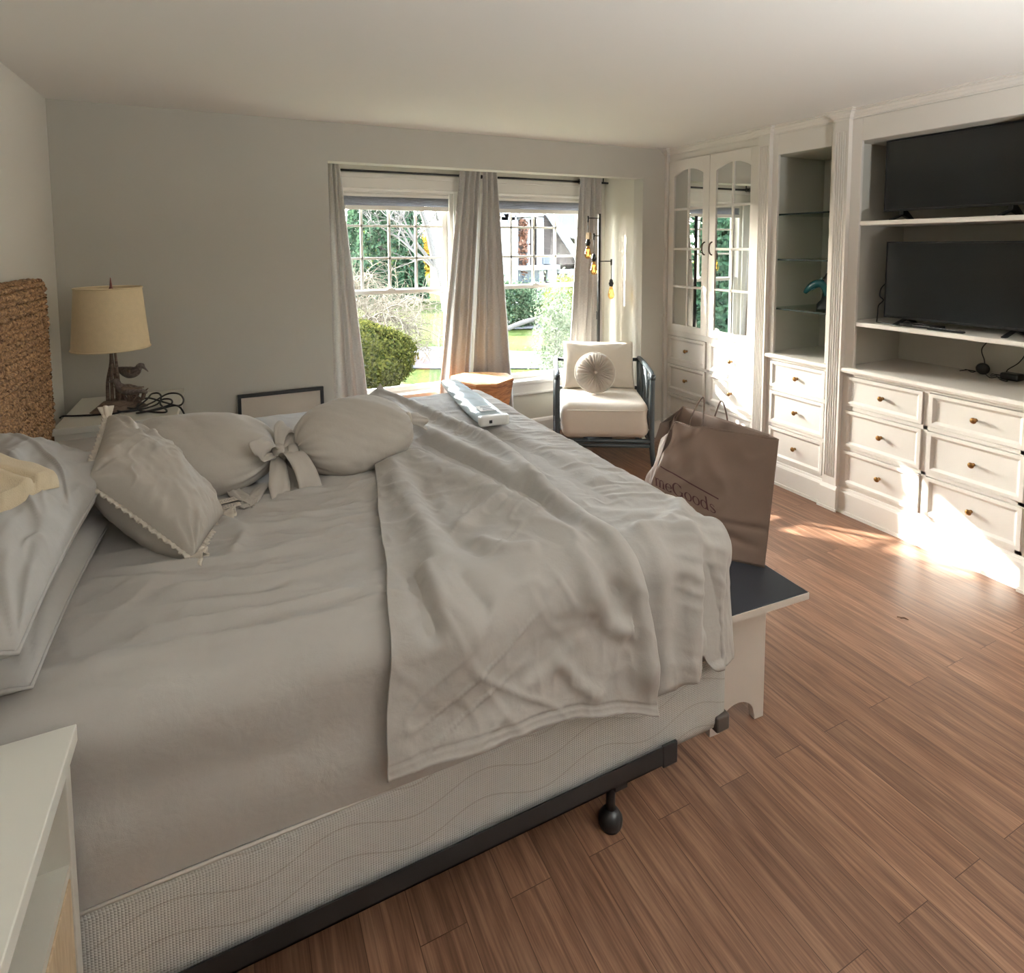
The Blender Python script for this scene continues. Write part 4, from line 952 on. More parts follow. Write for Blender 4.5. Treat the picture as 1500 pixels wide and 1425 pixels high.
# black strap at the near end of the stack
mb = MB(); G = np.array([[(-.47+.05*a+.010*math.sin(b*9), 1.215+.012*math.sin(a*3)-.03*b, .90-.13*b) for a in np.linspace(0, 1, 8)] for b in np.linspace(0, 1, 14)])
tag(obj('fabric_strap', mb.grid(G), BLKPL, solid=.006), 'black fabric strap poking out between the grey pillows at the left frame edge', 'strap')
# tan towel strip lying over the upper pillow
def surf_z(F, x, y):
    d = (F[..., 0]-x)**2+(F[..., 1]-y)**2; i = np.argmin(d); return F.reshape(-1, 3)[i, 2]
root = thing('folded_towel', 'tan terry towel folded in a strip over the upper grey pillow', 'towel', (-.55, 1.88, 1.06))
TR, TL = Vector((-.425, 1.675, 0)), Vector((-.742, 1.845, 0))
ax = (TR-TL).normalized(); per = Vector((ax.y, -ax.x, 0)); per = per if per.y < 0 else -per
mb = MB(); ns, na = 60, 40
Gt = np.zeros((ns, na, 3)); Wd = .205
for i in range(ns):
    for j in range(na):
        s_, w_ = i/(ns-1), j/(na-1); p = TL+ax*((TR-TL).length*s_+.035*(w_-.5)*s_)+per*(Wd*(w_-.5)); Gt[i, j] = (p.x, p.y, surf_z(fU, p.x, p.y))
k = np.ones(9)/9
for _ in range(2):
    for j in range(na): Gt[:, j, 2] = np.convolve(np.pad(Gt[:, j, 2], 4, 'edge'), k, 'valid')
    for i in range(ns): Gt[i, :, 2] = np.convolve(np.pad(Gt[i, :, 2], 4, 'edge'), k, 'valid')
rowsT = []
for i in range(ns):
    s_ = i/(ns-1); row = []
    for j in range(na):
        w_ = j/(na-1); e = min(w_, 1-w_)*2; hh = .006+.034*min(1, e*5)**.45-.020*math.exp(-((w_-.45-.04*math.sin(s_*4))/.035)**2)+.006*math.exp(-((w_-.55)/.06)**2)
        row.append((Gt[i, j, 0], Gt[i, j, 1], Gt[i, j, 2]+hh+.002*math.sin(s_*14+w_*5)))
    rowsT.append(row)
end = [(x, y, Gt[-1, j, 2]-.004) for j, (x, y, z) in enumerate(rowsT[-1])]
mb.grid(np.array(rowsT+[end])); mb.grid(np.array([[(x, y, Gt[i, j, 2]-.004) for j, (x, y, z) in list(enumerate(rowsT[i]))[:1]]+[rowsT[i][0]] for i in range(ns)])); mb.grid(np.array([[rowsT[i][-1], (rowsT[i][-1][0], rowsT[i][-1][1], Gt[i, -1, 2]-.004)] for i in range(ns)])); Gt = None
obj('towel_fold', mb, TERRY, root, weld=True)

# square cushion with a lace edge, leaning on the stack
root = thing('throw_cushion', 'square greige cushion with a frayed lace edge leaning on the grey pillows', 'cushion', (-.2, 1.9, .81))
LA, LB, LC, LD = (-.370, 2.30, 1.095), (-.375, 1.965, 1.0), (-.108, 1.755, .815), (-.035, 1.98, .822)
_, f, base, n = pillow(root, 'cushion_cover', SHEET2, LA, LB, LC, LD, .23, seed=21, wr=.014, n=110, pin=.03, pw=.42, push=.0)
s = seam(base); cen = s.mean(0); mb = MB(); rr = random.Random(9); ns = len(s); G = []
for i in range(ns+1):
    p = s[i % ns]; t = s[(i+1) % ns]-s[i-1]; t /= np.linalg.norm(t)+1e-9; o_ = np.cross(t, n); o_ = o_ if np.dot(o_, p-cen) > 0 else -o_
    w = .013+.0025*math.sin(i*.9)+rr.uniform(-.0025, .003)
    G.append([tuple(p+o_*(-.002)), tuple(p+o_*w*.5+n*.004*math.sin(i*1.3)), tuple(p+o_*w+n*.006*math.sin(i*.9))])
G[-1] = G[0]
obj('lace_edge', mb.grid(np.array(G)), LACE, root, solid=.003, offset=0)
for (c, d, nm) in ((LA, (-.1, .35, .7), 0), (LC, (.55, -.3, .1), 1), (LD, (.8, -.2, .15), 2)):
    mb = MB(); c = Vector(c); d = Vector(d).normalized(); x_ = d.orthogonal().normalized(); y_ = d.cross(x_)
    rows = []
    for t in np.linspace(0, 1, 7):
        r = .006+.020*t**.8*(1-.25*t); rows.append([c-d*.012+d*(.045*t)+(x_*math.cos(a)+y_*math.sin(a)*.65)*r*(1+.35*math.sin(a*5+nm)*t) for a in np.linspace(0, 2*PI, 31)])
    obj('corner_ruffle', mb.grid(np.array([[tuple(q) for q in r] for r in rows])), LACE, root, solid=.002)

# two boudoir pillows with tied ends
def boudoir(root, c, ax, up, L, ry, rz, seed, r_end=(.05, .05), ruffle=(.05, .05), gather=(1, 1)):
    """lathe-like pillow along ax, cinched at both ends, each end opening into a short ruffle"""
    c, ax, up = Vector(c), Vector(ax).normalized(), Vector(up).normalized(); sd = up.cross(ax).normalized(); up = ax.cross(sd).normalized()
    n = 130; m = 120; rows = []
    ts = np.linspace(-1, 1, n)
    for t in ts:
        k = (1-abs(t)**2.6)**.55; e = 0 if t < 0 else 1
        row = []
        for q in range(m+1):
            a = 2*PI*q/m
            ca, sa = math.cos(a), math.sin(a); pq = 2.3
            den = (abs(ca)**pq+abs(sa)**pq)**(1/pq)
            ky, kz = r_end[e]*.5+(ry-r_end[e]*.5)*k, r_end[e]*.45+(rz-r_end[e]*.45)*k
            g = abs(t)**6*gather[e]; pl = .010*g*math.sin(a*11+seed+t*3)+.004*math.sin(a*19+seed*2)*abs(t)**4
            so = .012*float(fbm(np.array(math.cos(a)*1.5+t*1.8+seed), np.array(math.sin(a)*1.5+t*.7), seed, 3))*k
            row.append(tuple(c+ax*(t*L/2)+sd*(ca/den*(ky+pl+so))+up*(sa/den*(kz+pl*.7+so))))
        rows.append(row)
    obj('pillow_cover', MB().grid(np.array(rows), True), SHEET2, root, weld=True)
    for e, sg in ((0, -1), (1, 1)):
        if not ruffle[e]: continue
        rows = []; p0 = c+ax*(sg*L/2)
        for t in np.linspace(0, 1, 10):
            rows.append([tuple(p0+ax*sg*(ruffle[e]*t*(1+.18*math.sin(a*3+seed)))+(sd*math.cos(a)+up*math.sin(a)*.6)*(r_end[e]*(.55+.5*t)*(1+t*.16*math.sin(a*5+seed+e)))-Vector((0, 0, .022*t*t))) for a in np.linspace(0, 2*PI, 61)])
        obj('ruffle', MB().grid(np.array(rows)), SHEET2, root, solid=.0025)
root = thing('boudoir_pillow', 'greige boudoir pillow tied with a wide bow, left of the other', 'pillow', (-.12, 2.40, .81), group='tied boudoir pillows')
c1 = Vector((-.150, 2.40, .895)); a1 = Vector((.58, -.20, -.01))
boudoir(root, c1, a1, (-.12, -.28, 1), .60, .215, .098, 3, (.06, .055), (.05, .055))
def ribbon(name, pts, wdir, w, root, mat=SHEET2, th=.003):
    P = smooth_path(pts, 8); G = []; W = [Vector(q) for q in wdir]
    for i, p in enumerate(P):
        f_ = i/(len(P)-1)*(len(W)-1); k = min(int(f_), len(W)-2); d = W[k].lerp(W[k+1], f_-k).normalized()
        ww = w if not hasattr(w, '__len__') else float(np.interp(i/(len(P)-1), np.linspace(0, 1, len(w)), w))
        G.append([tuple(p+d*(ww*(j/6-.5))+Vector((0, 0, .004*math.sin(j*1.9+i*.35)))) for j in range(7)])
    return obj(name, MB().grid(np.array(G)), mat, root, solid=th, offset=0)
kx = Vector((.148, 2.285, .900))                                   # the knot of the bow
obj('bow_knot', rounded_block(kx.x-.024, kx.x+.020, kx.y-.03, kx.y+.03, kx.z-.026, kx.z+.028, .018, (8, 8, 8)), SHEET2, root, weld=True)
ribbon('bow_loop', [kx, kx+Vector((-.03, -.055, .055)), kx+Vector((-.075, -.095, .055)), kx+Vector((-.070, -.10, .022)), kx+Vector((-.02, -.045, .005))], [(.5, .1, -.6)]*3, [.03, .06, .075, .06, .03], root)
ribbon('bow_loop', [kx, kx+Vector((.01, .03, .065)), kx+Vector((.035, .06, .075)), kx+Vector((.05, .05, .03)), kx+Vector((.01, .0, .005))], [(.5, -.3, -.5)]*3, [.03, .06, .07, .05, .03], root)
ribbon('bow_tail', [kx+Vector((.01, -.02, -.01)), kx+Vector((.045, -.085, .012)), kx+Vector((.075, -.14, -.03)), kx+Vector((.09, -.175, -.096))], [(1, .35, -.15)]*3, [.03, .07, .08, .085], root)
ribbon('bow_tail', [kx+Vector((-.01, -.03, -.01)), kx+Vector((-.01, -.10, -.02)), kx+Vector((-.012, -.16, -.06)), kx+Vector((-.01, -.20, -.097))], [(1, -.1, -.1), (1, .25, 0)], [.03, .055, .07, .06], root)
ribbon('bow_tail', [kx+Vector((.0, -.03, -.03)), kx+Vector((.03, -.10, -.07)), kx+Vector((.035, -.17, -.095)), kx+Vector((.055, -.21, -.099))], [(1, .2, 0)]*2, [.03, .05, .05, .035], root)
ribbon('loose_tie', [(-.02, 2.26, .832), (-.005, 2.18, .818), (.02, 2.13, .815), (.05, 2.08, .814), (.055, 2.05, .813)], [(1, .1, 0), (.6, .8, 0)], [.03, .04, .05, .045, .03], root)
ribbon('loose_tie', [(.10, 2.20, .820), (.075, 2.16, .816), (.045, 2.09, .814), (.01, 2.05, .813)], [(.75, -.6, 0)]*2, [.03, .05, .055, .05], root)
for nm, c, rz, sx, sy in (('care_label', (-.028, 2.115), .25, .085, .034), ('care_label', (-.030, 2.065), .20, .088, .030)):
    lb = obj(nm, MB().obox((c[0], c[1], .8165), (sx, sy, .0012), RZ(rz)), TAGM, root)
    tx = MB(); rr = random.Random(int(sx*1e4))
    for r_ in range(3):
        x0 = -.036
        while x0 < .03:
            w_ = rr.uniform(.004, .010); q = RZ(rz) @ Vector((x0+w_/2, .009-.008*r_, 0)); tx.obox((c[0]+q.x, c[1]+q.y, .8174), (w_, .0026, .0004), RZ(rz)); x0 += w_+.0025
    obj('print', tx, SILVER, lb)
root = thing('boudoir_pillow', 'plump greige boudoir pillow with short tied ends, half on the flat sheet', 'pillow', (.44, 2.33, .82), group='tied boudoir pillows')
boudoir(root, (.435, 2.345, .908), (.60, .15, .03), (.05, -.42, 1), .46, .185, .098, 8, (.05, .045), (.035, .075), (.6, .5))
obj('tie_band', MB().lathe([(.030, -.008), (.034, 0), (.030, .008)], (.668, 2.402, .920), 16, Matrix.Rotation(PI/2, 3, 'Y')), LACE, root)

# plastic package on the foot of the bed
root = thing('plastic_package', 'long pale blue clear plastic package on the foot of the bed', 'package', (1.12, 2.85, .82))
pA, pB = Vector((1.150, 3.27, .826)), Vector((1.072, 2.42, .826)); ax = (pB-pA).normalized(); sd = Vector((-ax.y, ax.x, 0)); L_ = (pB-pA).length
ns, na = 90, 28; G = np.zeros((ns, na, 3))
for i in range(ns):
    s_ = i/(ns-1); w = (.042+.028*min(1, s_*1.6)-.0*s_)*(1 if s_ < .96 else 1-.25*(s_-.96)/.04); hh = .030*min(1, s_*8)**.5*min(1, (1-s_)*10)**.5+.008
    for j in range(na):
        a = 2*PI*j/(na-1); q = 3.0; ca, sa = math.cos(a), math.sin(a); d = (abs(ca)**q+abs(sa)**q)**(1/q)
        cr_ = .0022*math.sin(s_*21+3*math.sin(a*2))*math.sin(a*5+s_*9)+.0015*math.sin(s_*37+a*5)
        G[i, j] = tuple(pA+ax*(L_*s_)+sd*(ca/d*(w+cr_))+Vector((0, 0, .026+sa/d*(hh*.75)+cr_)))
mb = MB().grid(G); mb.f.append([k for k in range(na-1)]); mb.sm.append(False); mb.mi.append(0); mb.f.append([(ns-1)*na+k for k in range(na-1)]); mb.sm.append(False); mb.mi.append(0)
obj('plastic_sleeve', mb, PLASTIC, root)
e = pB+ax*.004
obj('end_cap', rounded_block(0, .045, -.07, .07, -.022, .024, .008, (6, 10, 6)).mesh('end_cap', WHITEPL), WHITEPL, root, weld=True).data.transform(wmat(root).inverted() @ (Matrix.Translation(pB+Vector((0, 0, .030))-ax*.03) @ Matrix.Rotation(math.atan2(ax.y, ax.x), 4, 'Z')) @ wmat(root))
obj('hang_hole', MB().obox(pB+ax*.016+sd*(-.022)+Vector((0, 0, .031)), (.002, .014, .014), RZ(math.atan2(ax.y, ax.x))), BLACK, root)
lbm = MB(); R3 = RZ(math.atan2(ax.y, ax.x))
lb = obj('label_strip', MB().obox(pB-ax*.115+Vector((0, 0, .0575)), (.09, .085, .002), R3), WHITEPL, root)
tx = MB()
for k in range(5): tx.obox(pB-ax*(.082+.016*k)+Vector((0, 0, .0590)), (.004, .055-.008*(k % 3), .0006), R3)
obj('print', tx, mat_plain('blue_grey_ink', srgb(90, 110, 130), .6), lb)
# ------------------------------------------------------------------ bench at the foot of the bed with a paper bag
BA = math.radians(-3.0)
root = thing('bench', 'white bench with a navy top and scalloped legs at the foot of the bed', 'bench', (1.575, 2.1, 0), BA)
# local frame: x across the bench, y along it; near end at y = -.78
def bp(*a): return MB().box(*a)
obj('bench_top', bp(-.18, .205, -.785, .78, .449, .475), NAVY, root, bev=.003, local=True)
def edge_band():
    return MB().box(-.181, .206, -.788, -.785, .450, .472)
obj('edge_banding', edge_band(), BENCHW, root, local=True)
for yy in (-.705, .68):
    w, hgt = .118, .449
    poly = [(-w, 0), (-w+.040, 0)]+[(-.078+.078*(1-math.cos(a)), .085*math.sin(a)) for a in np.linspace(.05, PI-.05, 22)]+[(w-.040, 0), (w, 0), (w, hgt), (-w, hgt)]
    poly = [(-w, 0), (-w+.040, 0), (-w+.042, .022)]+[(-.074*math.cos(a), .022+.062*math.sin(a)) for a in np.linspace(.0, PI, 22)]+[(w-.042, .022), (w-.040, 0), (w, 0), (w, hgt), (-w, hgt)]
    obj('leg', MB().prism(poly, lambda a, b, d: (a-.016, d, b), yy, yy+.026), BENCHW, root, bev=.002, local=True)
obj('apron', bp(-.028, -.004, -.679, .68, .375, .449), BENCHW, root, local=True)
# brown paper bag
root = thing('paper_bag', 'brown paper shopping bag with maroon lettering standing on the bench', 'paper bag', (1.66, 1.66, .475))
zb = .477
FR0 = Vector((1.725, 1.475, zb)); FL0 = Vector((1.425, 1.86, zb)); BL0 = FL0+Vector((.135, .085, 0)); BR0 = FR0+Vector((.10, .085, 0))
FRt = at(1141, 643, 1, 1.455); FLt = at(985, 618, 1, 1.880); BRt = FRt+Vector((.004, .045, .004)); BLt = FLt+Vector((.12, .075, .035))
FMt = FRt.lerp(FLt, .55)
nu, nv = 60, 50
def side(a0, b0, at_, bt, bul, seed, amp=.006):
    G = np.zeros((nu, nv, 3)); n = ((b0-a0).cross(at_-a0)).normalized()
    for i in range(nu):
        for j in range(nv):
            u_, v_ = i/(nu-1), j/(nv-1); p = (a0.lerp(b0, u_)).lerp(at_.lerp(bt, u_), v_)
            e = math.sin(PI*u_)*math.sin(PI*min(1, v_*.9+.05))
            w = bul*e
            w += amp*float(ridge(np.array(u_*4+v_*2+seed), np.array(v_*4-u_*2), seed))*e*1.2
            w += amp*1.5*math.exp(-((v_-.2-.05*math.sin(u_*5))/.03)**2)*math.sin(PI*u_)*-1
            G[i, j] = tuple(p+n*w)
    return G
front = side(FL0, FR0, FLt, FRt, -.010, 3, .008)
# crumples in the far upper corner of the front
for i in range(nu):
    for j in range(nv):
        u_, v_ = i/(nu-1), j/(nv-1)
        k = max(0, 1-u_/.42)*max(0, (v_-.45)/.55)
        front[i, j] += np.array((-.35, -.9, 0))*(.042*k*math.sin(u_*24+v_*9)*.6+.034*k*abs(math.sin(v_*13-u_*10))-.012*math.exp(-((v_-.27-.05*abs(u_-.6))/.02)**2)*math.exp(-((u_-.75)/.3)**2))
obj('front_panel', MB().grid(front), KRAFT, root, solid=.0012, fix=False)
right = side(FR0, BR0, FRt, BRt, -.018, 5, .004); back = side(BR0, BL0, BRt, BLt, .0, 7); left = side(BL0, FL0, BLt, FLt, .030, 9, .012)
obj('right_gusset', MB().grid(right), KRAFT, root, solid=.0012, fix=False)
obj('back_panel', MB().grid(back), KRAFT, root, solid=.0012, fix=False)
obj('left_gusset', MB().grid(left), KRAFT, root, solid=.0012, fix=False)
obj('bag_base', MB().add([FL0, FR0, BR0, BL0], [(0, 1, 2, 3)]), KRAFT, root, solid=.0015, fix=False)
# torn flap at the far corner, and the folded rim
mb = MB(); q0 = Vector(front[2, nv-1]); tip = at(1000, 597, 1, q0.y+.02)
mb.add([q0+Vector((-.06, .06, -.10)), q0+Vector((.05, .06, -.01)), tip, q0+Vector((-.035, .05, -.015)), q0+Vector((0, .02, -.04))], [(0, 4, 3), (4, 1, 2, 3)]); obj('torn_flap', mb, KRAFTD, root, solid=.002, fix=False)
rim = [tuple(front[i, nv-1]+np.array((0, 0, .0005))) for i in range(0, nu, 2)]; obj('folded_rim', MB().tube(rim, .0022, 6), KRAFT, root)
# twisted paper handles
def rope(name, a, b, pk, r=.0032):
    pts = [a, a.lerp(pk, .55)+Vector((0, 0, .012)), pk+Vector((-.010*(1 if b.x > a.x else -1), 0, -.004)), pk, b.lerp(pk, .55)+Vector((0, 0, .012)), b]
    obj(name, MB().tube(smooth_path([a+Vector((0, 0, -.04)), a, a.lerp(pk, .6)+(a-b)*.10, pk, b.lerp(pk, .6)+(b-a)*.10, b, b+Vector((0, 0, -.04))], 7), r, 7), KRAFTD, root)
fA, fB = Vector(front[16, nv-1]), Vector(front[30, nv-1])
bA = at(1063, 625, 1, 1.78); bB = at(1040, 622, 1, 1.86)
rope('handle', at(1011, 615, 1, 1.84), at(1028, 628, 1, 1.80), at(1030, 582, 1, 1.82))
rope('handle', at(1043, 628, 1, 1.80), at(1067, 628, 1, 1.74), at(1057, 587, 1, 1.77))
# something grey inside
ii = at(1030, 612, 1, 1.86)
tag(obj('tissue_bundle', MB().add([ii+Vector(q) for q in ((-.035, -.02, -.05), (.035, -.02, -.06), (.03, .03, -.06), (-.03, .03, -.05), (-.008, .0, .028), (.018, .012, .010))], [(0, 1, 4), (1, 5, 4), (1, 2, 5), (2, 3, 5), (3, 4, 5), (3, 0, 4), (0, 3, 2, 1)]), mat_plain('grey_tissue', srgb(120, 112, 106), .7, noise=.06)), 'grey wrapped bundle poking out of the brown paper bag', 'bundle')
# maroon lettering: outlines drawn as thin strokes of varying width, laid on the front panel
def blob(pts_w):
    return pts_w
def stroke(pts, w):
    """centre line + widths -> quads in 2D"""
    out = []; n = len(pts)
    for i in range(n):
        t = Vector(pts[min(i+1, n-1)])-Vector(pts[max(i-1, 0)]); t.normalize(); nn = Vector((-t.y, t.x)); ww = w[i] if hasattr(w, '__len__') else w
        out.append((Vector(pts[i])+nn*ww/2, Vector(pts[i])-nn*ww/2))
    return out
def ell(cx, cy, rx, ry, a0, a1, thick, thin, n=26):
    pts, w = [], []
    for i in range(n+1):
        a = math.radians(a0+(a1-a0)*i/n); pts.append((cx+rx*math.cos(a), cy+ry*math.sin(a))); w.append(thin+(thick-thin)*abs(math.cos(a))**1.3)
    return stroke(pts, w)
TK, TN = .13, .045
def bar(x0, y0, x1, y1, w): return stroke([(x0+(x1-x0)*k/6, y0+(y1-y0)*k/6) for k in range(7)], w)
def serif(x, y, w=.26): return bar(x-w/2, y, x+w/2, y, .04)
def G_H(): return [bar(.14, 0, .14, 1, TK), bar(.72, 0, .72, 1, TK), bar(.14, .52, .72, .52, TN), serif(.14, .02), serif(.14, .98), serif(.72, .02), serif(.72, .98)], .90
def G_o(): return [ell(.33, .33, .26, .31, 0, 360, TK, TN)], .68
def G_m():
    s = [bar(.10, 0, .10, .62, TK), serif(.10, .02, .22), bar(.01, .62, .10, .62, .04)]
    for x in (.10, .42): s += [ell(x+.165, .42, .15, .21, 180, 0, TN+.02, TN+.02, 14)[2:], bar(x+.32, 0, x+.32, .44, TK), serif(x+.32, .02, .22)]
    return s, .88
def G_e(): return [ell(.33, .33, .25, .31, 10, 325, TK, TN), bar(.12, .36, .57, .36, TN)], .66
def G_G(): return [ell(.46, .5, .39, .49, 40, 330, TK+.02, TN), bar(.80, .10, .80, .42, TK), bar(.60, .42, .90, .42, .04), bar(.78, .70, .78, .95, .035)], .98
def G_d(): return [ell(.31, .33, .24, .31, 0, 360, TK, TN), bar(.56, 0, .56, 1.05, TK), bar(.44, 1.04, .56, 1.04, .04), bar(.56, .02, .68, .02, .04)], .74
def G_s():
    pts = [(.42, .50), (.36, .59), (.24, .615), (.12, .56), (.10, .46), (.18, .38), (.30, .32), (.40, .24), (.42, .14), (.33, .04), (.20, .015), (.09, .06), (.06, .15)]
    P = smooth_path([(a, b, 0) for a, b in pts], 3); return [stroke([(p.x, p.y) for p in P], [.05+.07*math.exp(-((i/len(P)-.5)/.18)**2) for i in range(len(P))])], .50
def on_front(u_, v_, lift=.0022):
    """u, v in 0..1 on the front panel"""
    u_ = min(max(u_, 0), 1)*(nu-1); v_ = min(max(v_, 0), 1)*(nv-1); i, j = min(int(u_), nu-2), min(int(v_), nv-2); a, b = u_-i, v_-j
    p = front[i, j]*(1-a)*(1-b)+front[i+1, j]*a*(1-b)+front[i, j+1]*(1-a)*b+front[i+1, j+1]*a*b
    n = np.cross(front[i+1, j]-front[i, j], front[i, j+1]-front[i, j]); n /= np.linalg.norm(n)+1e-9
    if n[1] > 0: n = -n
    return p+n*lift
def proj(q):
    d = Vector(q)-Vector((0, 0, CAM_H)); w = d.dot(FW); return CX+F_PX*d.dot(RT)/w, CY-F_PX*d.dot(UP)/w
PJ = np.array([[proj(front[i, j]) for j in range(nv)] for i in range(nu)])
def uv_of(px, py):
    """spot on the front panel that was measured at a photo pixel"""
    d = (PJ[..., 0]-px)**2+(PJ[..., 1]-py)**2; i, j = np.unravel_index(np.argmin(d), d.shape)
    i, j = min(max(i, 1), nu-2), min(max(j, 1), nv-2); A = np.array([(PJ[i+1, j]-PJ[i-1, j])/2, (PJ[i, j+1]-PJ[i, j-1])/2]).T
    t = np.linalg.lstsq(A, np.array((px, py))-PJ[i, j], rcond=None)[0]; t = np.clip(t, -3, 3); return np.array(((i+t[0])/(nu-1), (j+t[1])/(nv-1)))
mb = MB()
uG, uS, uT = uv_of(986, 723), uv_of(1050, 753), uv_of(1034, 727)
ex = (uS-uG)/3.58; base_d = uG+ex*(.98+.68*2+.56); ey = (uT-base_d)/1.05
def put(seg, ox):
    vs = []; fs = []; ok = True
    for a, b in seg:
        for c in (a, b):
            q = uG+ex*(ox+c.x)+ey*c.y; ok = ok and q[0] > .004; vs.append(on_front(*q))
    for k in range(len(seg)-1): fs.append((2*k, 2*k+1, 2*k+3, 2*k+2))
    if ok: mb.add(vs, fs)
x = -(.90+.68+.88+.66)*1.0
for g in (G_H, G_o, G_m, G_e, G_G, G_o, G_o, G_d, G_s):
    ss, adv = g()
    for sg in ss: put(sg, x)
    x += adv
obj('lettering', mb, INK, root, fix=False)
l0, l1 = uv_of(968, 683), uv_of(1053, 731)
mb = MB(); vs = []
for k in range(40):
    q = l0+(l1-l0)*k/39; vs += [on_front(q[0], q[1]+.005), on_front(q[0], q[1]-.005)]
mb.add(vs, [(2*k, 2*k+1, 2*k+3, 2*k+2) for k in range(39)])
obj('printed_line', mb, INK, root, fix=False)

# ------------------------------------------------------------------ far nightstand, lamp, cord, picture frame
root = thing('nightstand', 'white nightstand in the far left corner under the bird lamp', 'nightstand', (-.50, 3.60, 0), group='white nightstands')
def nightstand(root, x0, x1, y0, y1, zt):
    """open cubby under a thick top, drawer below; the front faces +x"""
    obj('top_board', MB().box(x0-.006, x1+.012, y0-.006, y1+.006, zt-.032, zt), NSW, root, bev=.002)
    for yy in (y0, y1-.03): obj('side_panel', MB().box(x0, x1, yy, yy+.03, .0, zt-.032), NSW, root, bev=.0015)
    obj('back_panel', MB().box(x0, x0+.012, y0+.03, y1-.03, .06, zt-.032), NSW, root)
    obj('shelf_board', MB().box(x0+.012, x1-.004, y0+.03, y1-.03, zt-.25, zt-.23), NSW, root)
    obj('bottom_board', MB().box(x0+.012, x1-.004, y0+.03, y1-.03, .06, .08), NSW, root)
    hz = (zt-.25-.08)/2
    for k in range(2):
        z0 = .083+k*hz; d = obj('drawer', MB().box(x1-.022, x1-.002, y0+.033, y1-.033, z0, z0+hz-.006), NSD, root, bev=.002)
        obj('drawer_knob', MB().lathe([(0, 0), (.010, 0), (.006, .010), (.013, .018), (.011, .026), (0, .028)], (x1-.002, (y0+y1)/2, z0+hz/2), 14, Matrix.Rotation(PI/2, 3, 'Y')), BRASS, d)
nightstand(root, -.745, -.262, 3.335, 3.955, .812)
root = thing('nightstand', 'white nightstand beside the near side of the bed, cut by the frame', 'nightstand', (-.53, .93, 0), group='white nightstands')
nightstand(root, -.80, -.283, .60, 1.236, .800)
# bird lamp
LX, LY, LZ = -.545, 3.60, .812
root = thing('table_lamp', 'table lamp with a linen drum shade and carved birds on the base', 'lamp', (LX, LY, LZ))
mb = MB(); G = []
for i, t in enumerate(np.linspace(0, 1, 12)):
    rr_ = (1-(2*t-1)**4)**.5 if 0 < t < 1 else .02
    G.append([(LX+.02+.125*math.cos(a)*(1-t*.55)*(.99 if t < 1 else 0)+.010*math.sin(a*3), LY+.075*math.sin(a)*(1-t*.5), LZ+.001+.055*t-(0 if t < 1 else .004)) for a in np.linspace(0, 2*PI, 33)])
obj('lamp_base', MB().grid(np.array(G)), LBASE, root)
for dx, dy, lean in ((-.028, .0, .012), (.012, .012, -.008), (.022, -.012, .004), (-.006, -.014, .003)):
    pts = [(LX+dx, LY+dy, LZ+.04), (LX+dx+lean*.3, LY+dy, LZ+.15), (LX+dx*.6+lean, LY+dy*.6, LZ+.27), (LX+dx*.4, LY+dy*.4, LZ+.42)]
    obj('reed_stem', MB().tube(smooth_path(pts, 6), [.0085-.0002*i for i in range(19)], 8), LBASE, root)
def bird(c, yaw, s, head):
    mb = MB(); c = Vector(c); R_ = RZ(yaw)
    sp = [(-.085, 0, .022), (-.06, 0, .018), (-.03, 0, .010), (0, 0, .004), (.03, 0, .010), (.05, 0, .028), (.060, 0, .040), (.073, 0, .040), (.086, 0, .030), (.108, 0, .010)] if head == 'down' else [(-.095, 0, -.02), (-.06, 0, -.006), (-.03, 0, .0), (0, 0, .004), (.03, 0, .012), (.05, 0, .034), (.058, 0, .052), (.068, 0, .058), (.082, 0, .056), (.112, 0, .050)]
    rad = [.006, .016, .027, .033, .028, .018, .017, .016, .006, .0015]
    P = smooth_path([c+R_ @ (Vector(q)*s) for q in sp], 4); r_ = [float(np.interp(i/(len(P)-1), np.linspace(0, 1, len(rad)), rad))*s for i in range(len(P))]
    mb.tube(P, r_, 12); b = obj('bird_figure', mb, BIRD, root)
    mw = MB()
    for sg in (-1, 1):
        rows = []
        for t in np.linspace(0, 1, 8):
            rows.append([tuple(c+R_ @ (Vector((.025-.10*t, sg*(.030-.018*t)+sg*.003*math.cos(k), .016+.010*math.sin(k)*(1-t)-.004*t))*s)) for k in np.linspace(-1.4, 1.6, 7)])
        wm = MB().grid(np.array(rows)); obj('wing', wm, LBASE, b, solid=.003)
bird((LX+.075, LY+.0, LZ+.185), math.radians(-32), .95, 'down')
bird((LX+.070, LY-.045, LZ+.105), math.radians(168), .9, 'up')
mb = MB(); rr = random.Random(4)
for k in range(16):
    a = rr.uniform(-1.2, 2.2); r0 = rr.uniform(.02, .09); b0 = Vector((LX+.045+r0*math.cos(a), LY-.02+.5*r0*math.sin(a), LZ+.045)); mb.tube(smooth_path([b0, b0+Vector((rr.uniform(-.02, .02), rr.uniform(-.02, .02), .03)), b0+Vector((rr.uniform(-.04, .04), rr.uniform(-.02, .02), rr.uniform(.04, .085)))], 4), [.008, .0075, .007, .0065, .006, .005, .004, .003, .0015], 6)
obj('carved_foliage', mb, LBASE, root)
zt0, zt1 = 1.132, 1.447
G = [[(LX+r*math.cos(a), LY+r*math.sin(a), z) for a in np.linspace(0, 2*PI, 65)] for r, z in ((.171, zt0), (.170, zt0+.012), (.158, (zt0+zt1)/2), (.147, zt1-.010), (.1465, zt1))]
obj('lamp_shade', MB().grid(np.array(G)), LSHADE, root, solid=.002)
for r, z in ((.1712, zt0+.004), (.1468, zt1-.004)): obj('shade_trim', MB().tube([(LX+r*math.cos(a), LY+r*math.sin(a), z) for a in np.linspace(0, 2*PI, 49)[:-1]], .0042, 6, closed=True), LSHADE, root)
